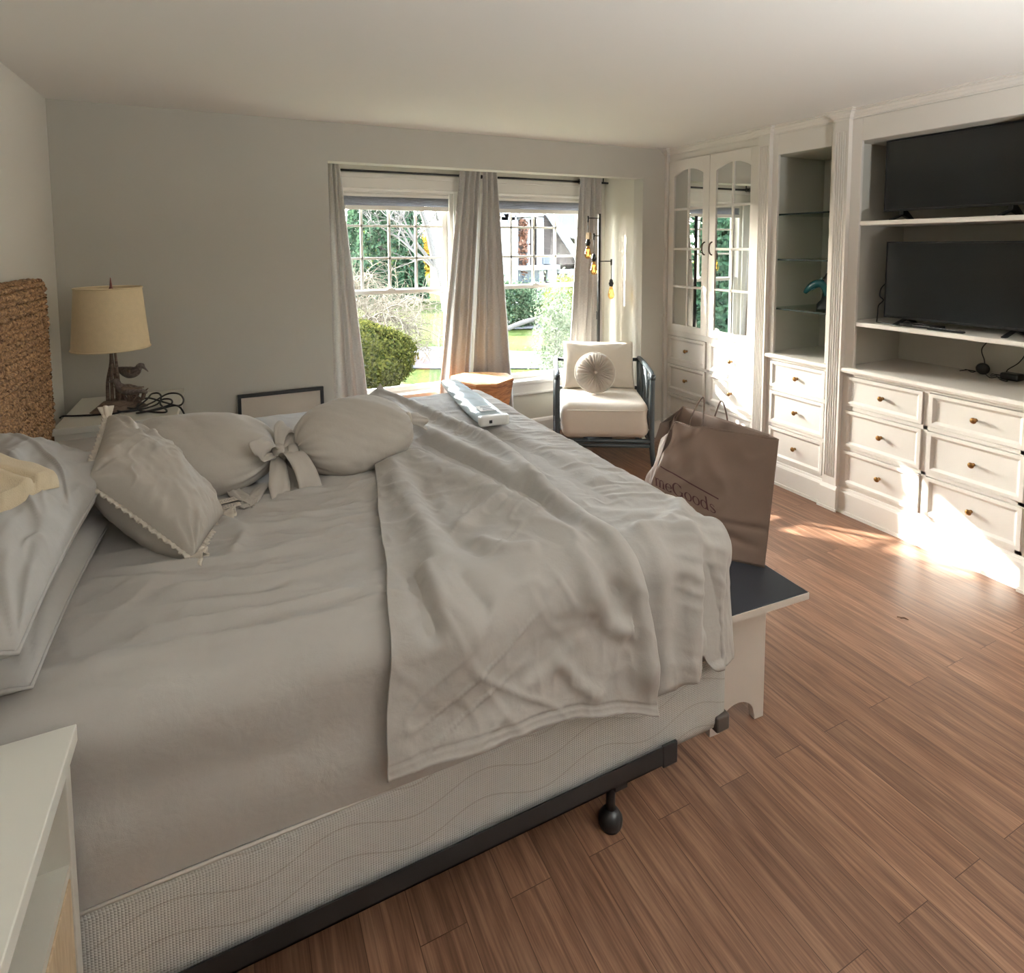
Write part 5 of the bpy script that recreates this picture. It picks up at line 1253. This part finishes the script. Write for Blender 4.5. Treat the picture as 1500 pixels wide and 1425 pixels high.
mb = MB().tube([(LX-.145, LY, zt1-.012), (LX, LY, zt1-.02), (LX+.145, LY, zt1-.012)], .0022, 6)
obj('shade_spider', mb, BRONZE, root)
obj('finial', MB().lathe([(0, 0), (.018, .001), (.010, .012), (.006, .022), (.0045, .04), (.002, .066), (0, .07)], (LX+.012, LY, zt1-.02), 12), mat_plain('red_wood', srgb(120, 62, 52), .5), root)
obj('bulb_socket', MB().tube([(LX, LY, LZ+.42), (LX, LY, zt0+.12)], .011, 10), BRONZE, root)
# black cord coiled on the nightstand
zc = LZ+.0065
def cp_(px, py, lift=0):
    p = at(px, py, 2, zc+lift); return (p.x, min(max(p.y, 3.33), 3.94), zc+lift)
cord = [(88, 612, .0), (92, 609.5, .0), (110, 609, 0), (140, 607.5, .0), (165, 606, .0), (178, 603, .006), (196, 599, .010), (215, 585, .03), (222, 577, .04), (232, 576, .04), (236, 582, .03), (230, 592, .01), (205, 600, .004), (180, 603, .004), (172, 600, .004), (184, 597, .010), (200, 598, .012), (222, 590, .02), (245, 577, .035), (262, 577, .035), (269, 586, .03), (262, 594, .02), (240, 589, .02), (218, 583, .03), (205, 588, .02), (202, 600, .005), (220, 603, .002), (240, 604, .002), (244, 601, .008), (235, 592, .02), (238, 585, .03), (250, 585, .03), (250, 592, .02), (225, 600, .006), (200, 605, .002), (230, 600, .01), (255, 594, .02), (265, 598, .015), (272, 611, -.02)]
tag(obj('extension_cord', MB().tube(smooth_path([cp_(a, b, c) for a, b, c in cord], 6), .0045, 8), BLKPL), 'black extension cord in loose loops on the far nightstand', 'cord')
# picture frame leaning on the back wall behind the bed
fa, fb = at(348, 582, 1, 3.93), at(475, 570, 1, 3.93); fx0, fx1, fz = fa.x, fb.x, .738
root = thing('picture_frame', 'thin black picture frame leaning against the wall behind the bed', 'picture frame', ((fx0+fx1)/2, 3.90, 0))
R_ = Matrix.Rotation(math.radians(-4.0), 3, 'X'); pv = Vector(((fx0+fx1)/2, 3.922, 0)); hw = (fx1-fx0)/2; fh = fz/math.cos(math.radians(4))
def fbx(x0, x1, y0, y1, z0, z1): return MB().obox(pv+R_ @ Vector(((x0+x1)/2, (y0+y1)/2, (z0+z1)/2)), (x1-x0, y1-y0, z1-z0), R_)
m = MB()
for q in ((-hw, hw, -.012, .012, fh-.022, fh), (-hw, hw, -.012, .012, 0, .022), (-hw, -hw+.02, -.012, .012, .022, fh-.022), (hw-.02, hw, -.012, .012, .022, fh-.022)):
    k = fbx(*q); m.add(k.v, k.f)
obj('frame_moulding', m, BLACK, root, bev=.0015)
obj('art_print', fbx(-hw+.018, hw-.018, -.002, .004, .02, fh-.02), PAPER, root)
# ------------------------------------------------------------------ armchair in the bay
CA = math.radians(-28.3)
root = thing('armchair', 'charcoal rattan armchair with thick ivory cushions in the bay', 'armchair', (2.647, 3.883, 0), CA)
hw, hd = .352, .285
def T(pts, r, n=10): return MB().tube(pts, r, n)
for sx in (-1, 1):
    obj('leg', T(smooth_path([(sx*(hw+.012), -hd-.022, 0), (sx*hw, -hd-.006, .16), (sx*hw, -hd, .42), (sx*hw, -hd, .672)], 5), .0195), RATTAN, root, local=True)
    obj('leg', T(smooth_path([(sx*(hw-.005), hd+.05, 0), (sx*hw, hd+.005, .18), (sx*hw, hd, .42), (sx*(hw-.004), hd+.02, .70)], 5), .0195), RATTAN, root, local=True)
    obj('arm_rail', T(smooth_path([(sx*hw, -hd-.006, .672), (sx*hw, -hd+.06, .690), (sx*(hw+.004), 0, .698), (sx*hw, hd-.05, .704), (sx*(hw-.004), hd+.02, .700)], 6), .019), RATTAN, root, local=True)
    for nm, a, b in (('arm_slat', (-.17, .24), (-.02, .69)), ('arm_slat', (-.02, .24), (-.17, .69)), ('arm_slat', (.04, .24), (.19, .69)), ('arm_slat', (.19, .24), (.04, .69)), ('arm_slat', (.01, .24), (.01, .69))):
        obj(nm, T([(sx*hw, a[0], a[1]), (sx*hw, (a[0]+b[0])/2, (a[1]+b[1])/2), (sx*hw, b[0], b[1])], .0105, 8), RATTAN, root, local=True)
    for z in (.155, .20): obj('side_rail', T([(sx*hw, -hd, z), (sx*hw, hd, z)], .014), RATTAN, root, local=True)
    for yy in (-hd, ): obj('binding', MB().tube([(sx*hw, yy, .648), (sx*hw, yy, .686)], .0225, 10), RATTAN, root, local=True)
for z, r in ((.148, .015), (.184, .017)): obj('front_rail', T([(-hw, -hd-.004, z), (hw, -hd-.004, z)], r), RATTAN, root, local=True)
for z in (.17, .45, .69): obj('back_rail', T([(-hw, hd+.008, z), (hw, hd+.008, z)], .015), RATTAN, root, local=True)
for x in (-.2, -.07, .07, .2): obj('back_slat', T([(x, hd+.008, .17), (x, hd+.012, .69)], .010, 8), RATTAN, root, local=True)
mb = rounded_block(-.325, .325, -.315, .265, .205, .470, .060, (46, 40, 22))
for i, (x, y, z) in enumerate(mb.v):
    cr_ = (1-(x/.325)**2)*(1-(y/.3)**2); k = max(0, min(1, (z-.30)/.15)); f = max(0, min(1, (-.2-y)/.1))
    mb.v[i] = (x+.006*math.sin(z*30)*abs(x)/.3, y-.016*f*(1-(x/.34)**2)*math.sin(PI*min(1, max(0, (z-.2)/.27))), z+.014*k*max(0, cr_)+.003*math.sin(x*9+y*7)*k)
obj('seat_cushion', mb, CUSH, root, local=True, weld=True)
me_ = MB(); f, b, base, n = pillow_grid((-.295, .165, .470), (.295, .175, .470), (.285, .262, .842), (-.285, .255, .848), .17, n=60, pin=.03, pw=.30, seed=31, wr=.003)
obj('back_cushion', me_.grid(f).grid(b[::-1]), CUSH, root, local=True, weld=True)
obj('cushion_piping', MB().tube([tuple(q) for q in seam(base)[::3]], .005, 6, closed=True), CORD, root, local=True)
obj('cushion_piping', MB().tube([(x, y, .425) for x, y in [(-.28, -.322), (0, -.338), (.28, -.322), (.318, -.29), (.327, 0), (.30, .25)]], .004, 6), CORD, root, local=True)
# round pleated cushion
wp = wmat(root) @ Vector((-.045, -.005, .640))
root = thing('round_cushion', 'round pleated beige cushion with a centre button on the armchair', 'cushion', wp, CA)
Rr, th = .157, .052; tilt = Matrix.Rotation(math.radians(-16), 3, 'X') @ Matrix.Rotation(PI/2, 3, 'X')
def disc(sign):
    rows = []
    for r in np.linspace(.0, 1, 26):
        row = []
        for k in range(193):
            a = 2*PI*k/192; amp = .0085*math.sin(PI*min(1, r*1.02))**.7*(1-.35*r)
            pl = amp*(abs(math.sin(a*17+1.2*math.sin(a*5)))*2-1)+.002*math.sin(a*41)*math.sin(PI*r)
            z = th*(1-r**3.2)**.6*(.55+.45*min(1, r/.45)**1.2)+pl*(1 if r < .97 else 0)
            v = tilt @ Vector((Rr*r*math.cos(a), Rr*r*math.sin(a), sign*z)); row.append(tuple(v))
        rows.append(row)
    return np.array(rows)
obj('cushion_cover', MB().grid(disc(1)).grid(disc(-1)[::-1]), VELV, root, local=True, weld=True)
obj('piping', MB().tube([tilt @ Vector((Rr*math.cos(a), Rr*math.sin(a), 0)) for a in np.linspace(0, 2*PI, 65)[:-1]], .0065, 8, closed=True), CORD, root, local=True)
obj('button', MB().lathe([(0, th*.55+.014), (.010, th*.55+.013), (.017, th*.55+.006), (.018, th*.55-.004)], (0, 0, 0), 18, tilt), VELV, root, local=True)
# ------------------------------------------------------------------ floor lamp with three bare bulbs
LY_ = 4.20
pt = at(877.7, 313, 1, LY_)
root = thing('floor_lamp', 'black pole floor lamp with three hanging amber bulbs in the bay', 'floor lamp', (pt.x, LY_, 0))
obj('lamp_base', MB().lathe([(0, 0), (.13, 0), (.13, .016), (.02, .022), (0, .022)], (pt.x, LY_, 0), 32), BLACK, root)
obj('pole', MB().box(pt.x-.0105, pt.x+.0105, LY_-.0105, LY_+.0105, .02, pt.z), BLACK, root, bev=.002)
obj('cord_switch', MB().box(pt.x-.016, pt.x-.0105, LY_-.010, LY_+.010, 1.02, 1.09), BLKPL, root)
def bulb_arm(end, drop, ybulb, block):
    a = MB().tube([(pt.x, LY_, end.z), tuple(end)], .0042, 8); ar = obj('arm', a, BLACK, root)
    obj('arm_knuckle', MB().tube([(end.x, end.y, end.z+.018), (end.x, end.y, end.z-.035)], .0075, 8), BLACK, ar)
    z1 = end.z-drop
    obj('drop_rod', MB().tube([(end.x, end.y, end.z), (end.x, end.y, z1+.06)], .0032, 8), BLACK, ar)
    obj('socket', MB().lathe([(0, .066), (.008, .064), (.013, .055), (.017, .045), (.014, .040), (.021, .032), (.021, .018), (.016, .012), (.016, 0), (0, 0)], (end.x, end.y, z1), 16), BLACK, ar)
    if block: obj('wood_sleeve', MB().obox((end.x+.006, end.y, z1+.082), (.036, .034, .055), RZ(.5)), NSD, ar, bev=.003)
    b = obj('bulb', MB().lathe([(.012, 0), (.014, -.012), (.020, -.032), (.0265, -.058), (.0285, -.075), (.025, -.093), (.014, -.106), (0, -.110)], (end.x, end.y, z1), 20), BULBG, ar)
    fl = MB(); pts = []
    for k in range(9): pts.append((end.x+.011*math.cos(k*PI*.75), end.y+.011*math.sin(k*PI*.75), z1-(.030 if k % 2 else .086)))
    fl.tube(pts, .0022, 6); obj('filament', fl, FILA, b)
e1 = at(861.5, 319.3, 1, LY_); bulb_arm(e1, e1.z-at(861.5, 360, 1, LY_).z, 0, True)
e2 = at(870, 345, 1, 4.08); bulb_arm(Vector((e2.x, 4.08, e2.z)), e2.z-at(870, 383, 1, 4.08).z, 0, False)
e3 = at(895.5, 382.5, 1, LY_); bulb_arm(e3, e3.z-at(895.5, 419.5, 1, LY_).z, 0, False)
# ------------------------------------------------------------------ wooden stump stool
ZS = .665
poly = [at(px, py, 2, ZS) for px, py in ((660, 550.5), (680, 545.5), (715, 544.5), (744, 546.5), (752.5, 553.5), (728, 562.5), (697, 563.5), (667, 557.5))]
cen = sum(poly, Vector())/len(poly)
sh = min(0, 4.335-max(p.y for p in poly))                          # stands clear of the curtains
root = thing('stump_stool', 'faceted reclaimed wood stump stool below the window between the curtains', 'stool', (cen.x, cen.y, 0))

mb = MB(); lv = []
for z, k in ((0, .80), (.12, .74), (.30, .76), (.5, .88), (ZS-.012, 1.0), (ZS, .985)):
    lv.append([cen.x+0*k and 0 or (cen.x+(p.x-cen.x)*k, cen.y+(p.y-cen.y)*k, z) for p in poly])
mb.rings(lv, cap=False); obj('stump_body', mb, STUMP, root, fix=True)
mb = MB().add([(q[0], q[1], ZS) for q in lv[-1]]+[(cen.x, cen.y, ZS+.004)], [(i, (i+1) % 8, 8) for i in range(8)]); obj('stump_top', mb, STUMPT, root)
mb = MB(); rr = random.Random(2)
pa, pb = Vector(lv[4][7]), Vector(lv[4][6])
for k in range(26):
    c = pa.lerp(pb, rr.uniform(.05, .75))+Vector((0, -.004, -rr.uniform(.01, .085))); s_ = rr.uniform(.006, .014)
    mb.add([c+Vector((s_*math.cos(a), -.006*math.cos(a*2)-.004, s_*math.sin(a)*.8)) for a in np.linspace(0, 2*PI, 7)[:-1]]+[c+Vector((0, -.018, 0))], [(i, (i+1) % 6, 6) for i in range(6)])
obj('bark_knots', mb, STUMPT, root)
# ------------------------------------------------------------------ dry bit on the floor
p = at(1325, 906, 2, .004)
mb = MB().tube(smooth_path([(p.x-.012, p.y+.010, .004), (p.x, p.y+.002, .007), (p.x+.006, p.y-.014, .004)], 4), [.0015, .002, .0025, .003, .003, .003, .0025, .002, .001], 6).tube([(p.x-.014, p.y+.024, .003), (p.x-.002, p.y+.008, .005)], .0018, 6)
tag(obj('dry_leaf', mb, TWIG), 'tiny brown dry leaf lying on the open wood floor', 'leaf')

# ------------------------------------------------------------------ outside the windows
ZG = -.42
gp = [(-14, 4.70), (34, 4.70), (34, 70), (-14, 70)]
n = 40; G = np.array([[(-75+150*i/n, 4.70+75*j/n, ZG+.25*math.sin(i*.9+j*.2)*min(1, max(0, j-8)/10)*.8+(.012*max(0, j-12)**1.25)) for j in range(n+1)] for i in range(n+1)])
struct('lawn', MB().grid(G), GRASS)
def strip(name, near, far, z=.012):
    a = smooth_path([(x, y, ZG+z) for x, y in near], 6); b = smooth_path([(x, y, ZG+z) for x, y in far], 6); k = min(len(a), len(b))
    mb = MB().grid(np.array([[tuple(p) for p in a[:k]], [tuple(p) for p in b[:k]]]))
    struct(name, mb, ASPH, solid=.02)
strip('driveway', [(-6, 11.4), (1.5, 10.0), (3.1, 9.4), (4.4, 8.75), (7, 7.4), (12, 5.2)], [(-6, 13.6), (1.5, 12.0), (3.9, 11.3), (5.1, 10.1), (7.6, 8.9), (13, 7)])
strip('far_driveway', [(5.2, 13.6), (6.4, 12.9), (7.6, 12.8), (9, 13.0), (12, 13.6)], [(5.6, 15.0), (6.8, 14.6), (8, 14.6), (9.4, 14.9), (12, 15.6)], .03)
def leaves(P, size, seed, N=None, flat=.35, up=None):
    """a quad per point; N = outward directions"""
    r = np.random.default_rng(seed); k = len(P)
    d = r.normal(size=(k, 3)); d /= np.linalg.norm(d, axis=1, keepdims=True)
    if N is not None: d = d*flat+N*(1-flat)
    a = r.normal(size=(k, 3)); a = np.cross(d, a); a /= np.linalg.norm(a, axis=1, keepdims=True)+1e-9; b = np.cross(d, a); b /= np.linalg.norm(b, axis=1, keepdims=True)+1e-9
    s = size*r.uniform(.6, 1.3, size=(k, 1))
    V = np.stack([P-a*s, P-b*s*.5, P+a*s, P+b*s*.5], 1).reshape(-1, 3)
    return V, np.arange(4*k).reshape(-1, 4)
def plant(name, label, cat, loc, parts, group=None):
    root = thing(name, label, cat, loc, 0, group)
    for nm, V, Fc, m in parts:
        me = bpy.data.meshes.new(nm); me.vertices.add(len(V)); me.vertices.foreach_set('co', np.asarray(V, float).ravel())
        nf = len(Fc); sz = len(Fc[0]); me.loops.add(nf*sz); me.loops.foreach_set('vertex_index', np.asarray(Fc).ravel()); me.polygons.add(nf)
        me.polygons.foreach_set('loop_start', np.arange(0, nf*sz, sz)); me.polygons.foreach_set('loop_total', np.full(nf, sz)); me.update(); me.validate()
        me.materials.append(m); o = bpy.data.objects.new(nm, me); COL.objects.link(o); o.parent = root; me.transform(wmat(root).inverted())
    return root
def blob_pts(c, r, n, seed, jit=.10, low=-.9, lump=.12):
    g = np.random.default_rng(seed); d = g.normal(size=(n, 3)); d /= np.linalg.norm(d, axis=1, keepdims=True); d[:, 2] = np.maximum(d[:, 2], low)
    L = 1+lump*(vnoise(d[:, 0]*2.5+seed, d[:, 1]*2.5+d[:, 2]*2, seed)*2)+g.normal(size=n)*jit*.5-np.abs(g.normal(size=n))*jit*.5
    return np.array(c)+d*np.array(r)*L[:, None], d
P, N = blob_pts((1.45, 8.15, .10), (.88, .80, .56), 16000, 1, .06, -.95, .10)
P[:, 2] = np.maximum(P[:, 2], ZG+.03)
V, Fc = leaves(P, .024, 2, N, .6)
P2, N2 = blob_pts((1.45, 8.15, .08), (.80, .72, .49), 5000, 3, .03, -.95, .1); P2[:, 2] = np.maximum(P2[:, 2], ZG+.02); V2, F2 = leaves(P2, .05, 4, N2, .3)
plant('boxwood_shrub', 'rounded clipped boxwood shrub on the lawn outside the left window', 'shrub', (1.45, 8.15, ZG), [('leaf_shell', V, Fc, BUSHM), ('inner_leaves', V2, F2, BUSHM)])
struct('mulch_bed', MB().lathe([(0, .02), (.9, .018), (1.05, .0)], (1.5, 8.1, ZG), 28, None, 1, .85), MULCH)
# tall evergreen
def cone_pts(c, r, h, n, seed, shape=.6):
    g = np.random.default_rng(seed); t = g.uniform(0, 1, n)**1.3; a = g.uniform(0, 2*PI, n)
    R = r*np.minimum(1, (1-t)**shape*1.05)*(1+.22*vnoise(a*2.2+seed, t*9, seed)*2)*(1-np.abs(g.normal(size=n))*.10)
    P = np.stack([c[0]+R*np.cos(a), c[1]+R*np.sin(a), c[2]+t*h], 1); N = np.stack([np.cos(a), np.sin(a), .5+0*a], 1); N /= np.linalg.norm(N, axis=1, keepdims=True); return P, N
ev = at(560, 425, 1, 21.0)
P, N = cone_pts((ev.x, 21.0, ZG+.2), 1.45, 9.0, 26000, 7, .45); V, Fc = leaves(P, .10, 8, N, .7)
tk = MB().tube([(ev.x, 21, ZG), (ev.x, 21, 7)], .12, 8); tkm = np.array(tk.v), [f for f in tk.f if len(f) == 4]
plant('evergreen_tree', 'tall dense dark evergreen beyond the lawn in the left window', 'tree', (ev.x, 21, ZG), [('foliage', V, Fc, EVERG), ('trunk', tkm[0], tkm[1], BARKD)])
# branching shrubs and trees
def branch(mb, p, d, L, r, depth, rr, droop, spread, kids, n=7):
    pts = [p.copy()]; dd = d.copy()
    for i in range(n):
        dd = (dd+Vector((rr.uniform(-.16, .16), rr.uniform(-.16, .16), rr.uniform(-.10, .10)-droop*(i/n)))).normalized(); pts.append(pts[-1]+dd*(L/n))
    mb.tube(pts, [r*(1-.75*i/n) for i in range(n+1)], 5, caps=False)
    if depth:
        for k in range(kids):
            i = rr.randint(2, n-1); q = pts[i]; dv = (pts[i]-pts[i-1]).normalized(); o_ = Vector((rr.uniform(-1, 1), rr.uniform(-1, 1), rr.uniform(-.5, .9))).normalized()
            branch(mb, q, (dv*(1-spread)+o_*spread).normalized(), L*rr.uniform(.45, .75), r*.45, depth-1, rr, droop, spread, kids, n)
def bare(name, label, base, h, r, seed, depth=3, droop=.1, spread=.5, kids=5, L=None, stems=1, lean=(0, 0), group=None, mat=BARK, tilt=.25):
    rr = random.Random(seed); mb = MB()
    for s in range(stems):
        d = Vector((lean[0]+rr.uniform(-tilt, tilt)*(stems > 1)*3, lean[1]+rr.uniform(-tilt, tilt)*(stems > 1)*3, 1)).normalized(); branch(mb, Vector(base), d, L or h, r, depth, rr, droop, spread, kids)
    t = thing(name, label, 'tree', base, 0, group); obj('branches', mb, mat, t, fix=False); return t
wb = at(545, 480, 1, 11.2)
bare('bare_shrub', 'pale leafless weeping shrub behind the boxwood', (1.9, 11.6, ZG), 1.9, .05, 5, 3, .38, .62, 7, 1.75, 7, (.25, -.1), None, BARK, .30)
bt_ = at(655, 440, 1, 17.0)
bare('bare_tree', 'slim bare tree on the lawn at the right edge of the left window', (bt_.x, 17.0, ZG+.1), 6, .16, 8, 4, .02, .5, 5, 4.5, 1, (0, 0), None, BARKD)
b2 = at(690, 430, 1, 30.0)
bare('bare_tree', 'far bare tree against the sky behind the centre curtains', (b2.x-2.0, 30, ZG+.4), 8, .2, 12, 4, .0, .5, 5, 6, 1, (0, 0), None, BARKD)
yl = at(632, 372, 1, 33.0)
P, N = blob_pts((yl.x, 33, yl.z), (1.1, 1.1, 1.1), 2600, 31, .5); V, Fc = leaves(P, .14, 32, N, .8)
tk = MB().tube([(yl.x, 33, ZG+.5), (yl.x, 33, yl.z)], .10, 6); plant('yellow_tree', 'small tree with yellow autumn leaves far across the lawn', 'tree', (yl.x, 33, ZG+.5), [('foliage', V, Fc, YELL), ('trunk', np.array(tk.v), [f for f in tk.f if len(f) == 4], BARKD)])
# planting west of the bay, seen only in the mirrored doors
for i, (x, y, r, h, m, lab) in enumerate(((-6.5, 13.5, 1.5, .75, WISP, 'low pale bush west of the bay, reflected in the mirrored doors'), (-10.5, 16.5, 2.2, .9, LIME, 'lime green bush west of the bay behind the low pale bush'), (-4.6, 17.5, 1.6, 1.3, WISP, 'taller pale bush on the lawn northwest of the bay'))):
    P, N = blob_pts((x, y, ZG+h*.6), (r, r, h), 5000, 150+i, .3); P[:, 2] = np.maximum(P[:, 2], ZG); V, Fc = leaves(P, .13, 160+i, N, .7); plant('garden_bush', lab, 'bush', (x, y, ZG), [('foliage', V, Fc, m)], 'bushes west of the bay')
# hedge line on the far side
for i, (x, y, r, h, m, lab) in enumerate(((3.5, 44, 2.4, 2.6, RHODO, 'far green bush on the skyline left of the evergreen'), (11.0, 46, 2.6, 2.4, LIME, 'far lime bush on the skyline right of the yellow tree'), (18.5, 48, 3.0, 3.4, RHODO, 'far dark bush on the skyline behind the slim bare tree'))):
    P, N = blob_pts((x, y, ZG+1.6), (r, r, h), 4000, 50+i, .3); V, Fc = leaves(P, .22, 60+i, N, .7); plant('far_bush', lab, 'bush', (x, y, ZG), [('foliage', V, Fc, m)], 'bushes on the far side')
# planting in front of the house, right window
def bushpx(name, label, px, py, y, r, m, n, size, seed, cat='shrub', jit=.25):
    c = at(px, py, 1, y); P, N = blob_pts(c, r, n, seed, jit); P[:, 2] = np.maximum(P[:, 2], ZG); V, Fc = leaves(P, size, seed+1, N, .75)
    st = MB().tube([(c.x, y, ZG-.05), (c.x, y, c.z)], .03, 6); return plant(name, label, cat, (c.x, y, ZG), [('foliage', V, Fc, m), ('stem', np.array(st.v), [f for f in st.f if len(f) == 4], BARKD)])
bushpx('rhododendron', 'dark glossy rhododendron in front of the shingled house', 742, 455, 13.5, (.75, .6, .72), RHODO, 4200, .06, 70)
bushpx('lime_shrub', 'lime green shrub below the house seen in the right window', 832, 445, 13.0, (.65, .6, .70), LIME, 3200, .055, 72)
bushpx('grey_shrub', 'twiggy grey green shrub between the rhododendron and the lime shrub', 785, 445, 15.5, (.9, .7, .7), WISP, 2000, .045, 74, jit=.6)
bushpx('feathery_shrub', 'tall pale feathery plant close outside the right window', 815, 492, 6.3, (.26, .22, .62), WISP, 5200, .022, 76, jit=.5)
lg = at(770, 470, 1, 13.0)
mb = MB().tube(smooth_path([(lg.x-.9, 12.4, ZG+.10), (lg.x, 12.5, ZG+.30), (lg.x+.8, 12.6, ZG+.12)], 5), .06, 8).tube(smooth_path([(lg.x-.2, 12.5, ZG+.25), (lg.x+.4, 12.3, ZG+.45), (lg.x+1.0, 12.2, ZG+.2)], 5), .035, 6)
tag(obj('fallen_branch', mb, BARKD), 'fallen grey branch lying below the rhododendron', 'branch')
# ------------------------------------------------------------------ neighbouring house
HY = 19.0
def hc(a, b, y=HY): return at(700+a/7.5, 240+b/7.5, 1, y)
h0 = hc(600, 1310); root = thing('house', 'weathered shingle house with white trim seen through the right window', 'house', (h0.x, HY, ZG))
zg = ZG-.3
def slab(poly, y0, y1, mb=None): return (mb or MB()).prism([(hc(a, b).x, hc(a, b).z) for a, b in poly], lambda p, q, d: (p, d, q), y0, y1)
def slab_g(poly, y0, y1): # polygon whose last two points drop to the ground
    return MB().prism([(hc(a, b).x, hc(a, b).z if b is not None else zg) for a, b in [(p[0], p[1]) for p in poly]], lambda p, q, d: (p, d, q), y0, y1)
def gx(a): return hc(a, 900).x
obj('house_wall', MB().prism([(gx(60), zg), (gx(625), zg), (gx(625), hc(620, 575).z), (gx(60), hc(620, 575).z)], lambda p, q, d: (p, d, q), HY, HY+6), SHING, root)
obj('house_wall', MB().prism([(gx(625), zg), (gx(1700), zg), (gx(1700), hc(1040, 1080).z-1.2), (gx(1040), hc(1040, 1080).z), (gx(700), hc(700, 560).z), (gx(625), hc(620, 575).z)], lambda p, q, d: (p, d, q), HY-.4, HY+6), SHING, root)
obj('roof', MB().prism([(gx(60), hc(600, 575).z), (gx(640), hc(600, 575).z), (gx(560), hc(560, 380).z), (gx(60), hc(560, 380).z)], lambda p, q, d: (p, d+.9*(q-hc(600, 575).z), q), HY-.35, HY-.2), ROOFM, root)
obj('roof', MB().prism([(gx(640), hc(640, 640).z), (gx(1900), hc(640, 1000).z), (gx(1900), hc(640, 300).z), (gx(640), hc(640, 300).z)], lambda p, q, d: (p, d, q), HY+1.5, HY+3), ROOFM, root)
def rake(p, q, w, y, name='rake_board'):
    a, b = hc(*p), hc(*q); d = Vector((b.x-a.x, 0, b.z-a.z)).normalized(); nn = Vector((-d.z, 0, d.x))*w
    obj(name, MB().prism([(a.x-nn.x, a.z-nn.z), (b.x-nn.x, b.z-nn.z), (b.x+nn.x, b.z+nn.z), (a.x+nn.x, a.z+nn.z)], lambda s, t_, e: (s, e, t_), y-.06, y), HWHITE, root)
rake((690, 545), (1150, 1245), .14, HY-.55)
rake((200, 470), (275, 590), .10, HY-.4); rake((200, 590), (345, 590), .11, HY-.4); rake((365, 590), (560, 590), .09, HY-.4)
obj('gable_porch_roof', MB().prism([(gx(365), hc(1, 585).z), (gx(605), hc(1, 575).z), (gx(590), hc(1, 480).z), (gx(440), hc(1, 480).z)], lambda p, q, d: (p, d, q), HY-.8, HY-.5), mat_plain('pale_roof', (.30, .29, .28, 1), .9, noise=.1), root)
for a in (235, 345, 620): obj('corner_board', MB().box(gx(a)-.13, gx(a)+.13, HY-.46, HY-.40, zg, hc(1, 585).z), HWHITE, root)
d0 = [hc(490, 585, HY-.6), hc(548, 620, HY-.55), hc(552, 700, HY-.5), hc(552, 1130, HY-.5), hc(600, 1150, HY-.6)]
obj('downspout', MB().tube(d0, .07, 8), HWHITE, root)
for (a0, a1, b0, b1, m, nm) in ((380, 600, 1170, 1312, HGLASS, 'garage_door'), (690, 790, 1170, 1312, HWHITE, 'door_panel'), (830, 870, 1180, 1300, HGLASS, 'window'), (905, 1000, 1215, 1300, mat_plain('pale_teal', (.22, .33, .31, 1), .5), 'window'), (640, 760, 1030, 1110, HGLASS, 'window'), (265, 330, 1200, 1310, mat_plain('pale_teal_door', (.18, .28, .29, 1), .5), 'door')):
    obj(nm, MB().box(gx(a0), gx(a1), HY-.52, HY-.40, hc(1, b1).z, hc(1, b0).z), m, root)
obj('porch_beam', MB().box(gx(370), gx(1080), HY-.75, HY-.42, hc(1, 1170).z, hc(1, 1120).z), HWHITE, root)
obj('porch_beam', MB().box(gx(790), gx(1080), HY-.75, HY-.42, hc(1, 1215).z, hc(1, 1120).z), HWHITE, root)
P, N = blob_pts(hc(505, 820, HY-.62), (.16, .10, 1.3), 420, 81, .5); V, Fc = leaves(P, .07, 82, N, .8)
plant('climbing_vine', 'rust coloured vine climbing the shingled house wall', 'vine', (gx(505), HY-.55, zg), [('foliage', V, Fc, mat_leaf('rust_leaves', (.10, .045, .028, 1), (.20, .11, .08, 1), .2, 6))])
# two trees left of the bay, out of the view: they shade part of the room
P, N = cone_pts((-3.72, 9.6, ZG+.1), 1.12, 9.5, 16000, 97, .22); V, Fc = leaves(P, .10, 98, N, .7)
P2, N2 = cone_pts((-3.72, 9.6, ZG+.1), .95, 9.0, 6000, 99, .22); V2, F2 = leaves(P2, .16, 100, N2, .4)
plant('columnar_evergreen', 'columnar evergreen on the lawn left of the bay, outside the view', 'tree', (-3.72, 9.6, ZG), [('foliage', V, Fc, EVERG), ('inner_foliage', V2, F2, EVERG)])
mb = MB(); tp_ = smooth_path([(-1.52, 9.5, ZG-.1), (-1.47, 9.5, 1.5), (-1.44, 9.5, 3.2), (-1.44, 9.5, 4.6), (-1.50, 9.5, 6.5), (-1.4, 9.5, 8.5)], 5)
mb.tube(tp_, [.22-.0055*i for i in range(26)], 10); rr = random.Random(17)
for k in range(12):
    q = tp_[rr.randint(9, 22)]; a = rr.uniform(0, 2*PI); branch(mb, q, Vector((math.cos(a), math.sin(a)*.6, rr.uniform(-.2, .5))).normalized(), rr.uniform(.8, 1.7), .028, 2, rr, .1, .5, 4)
t = thing('bare_tree', 'thick bare tree on the lawn left of the bay, outside the view', 'tree', (-1.52, 9.5, ZG)); obj('branches', mb, BARKD, t, fix=False)
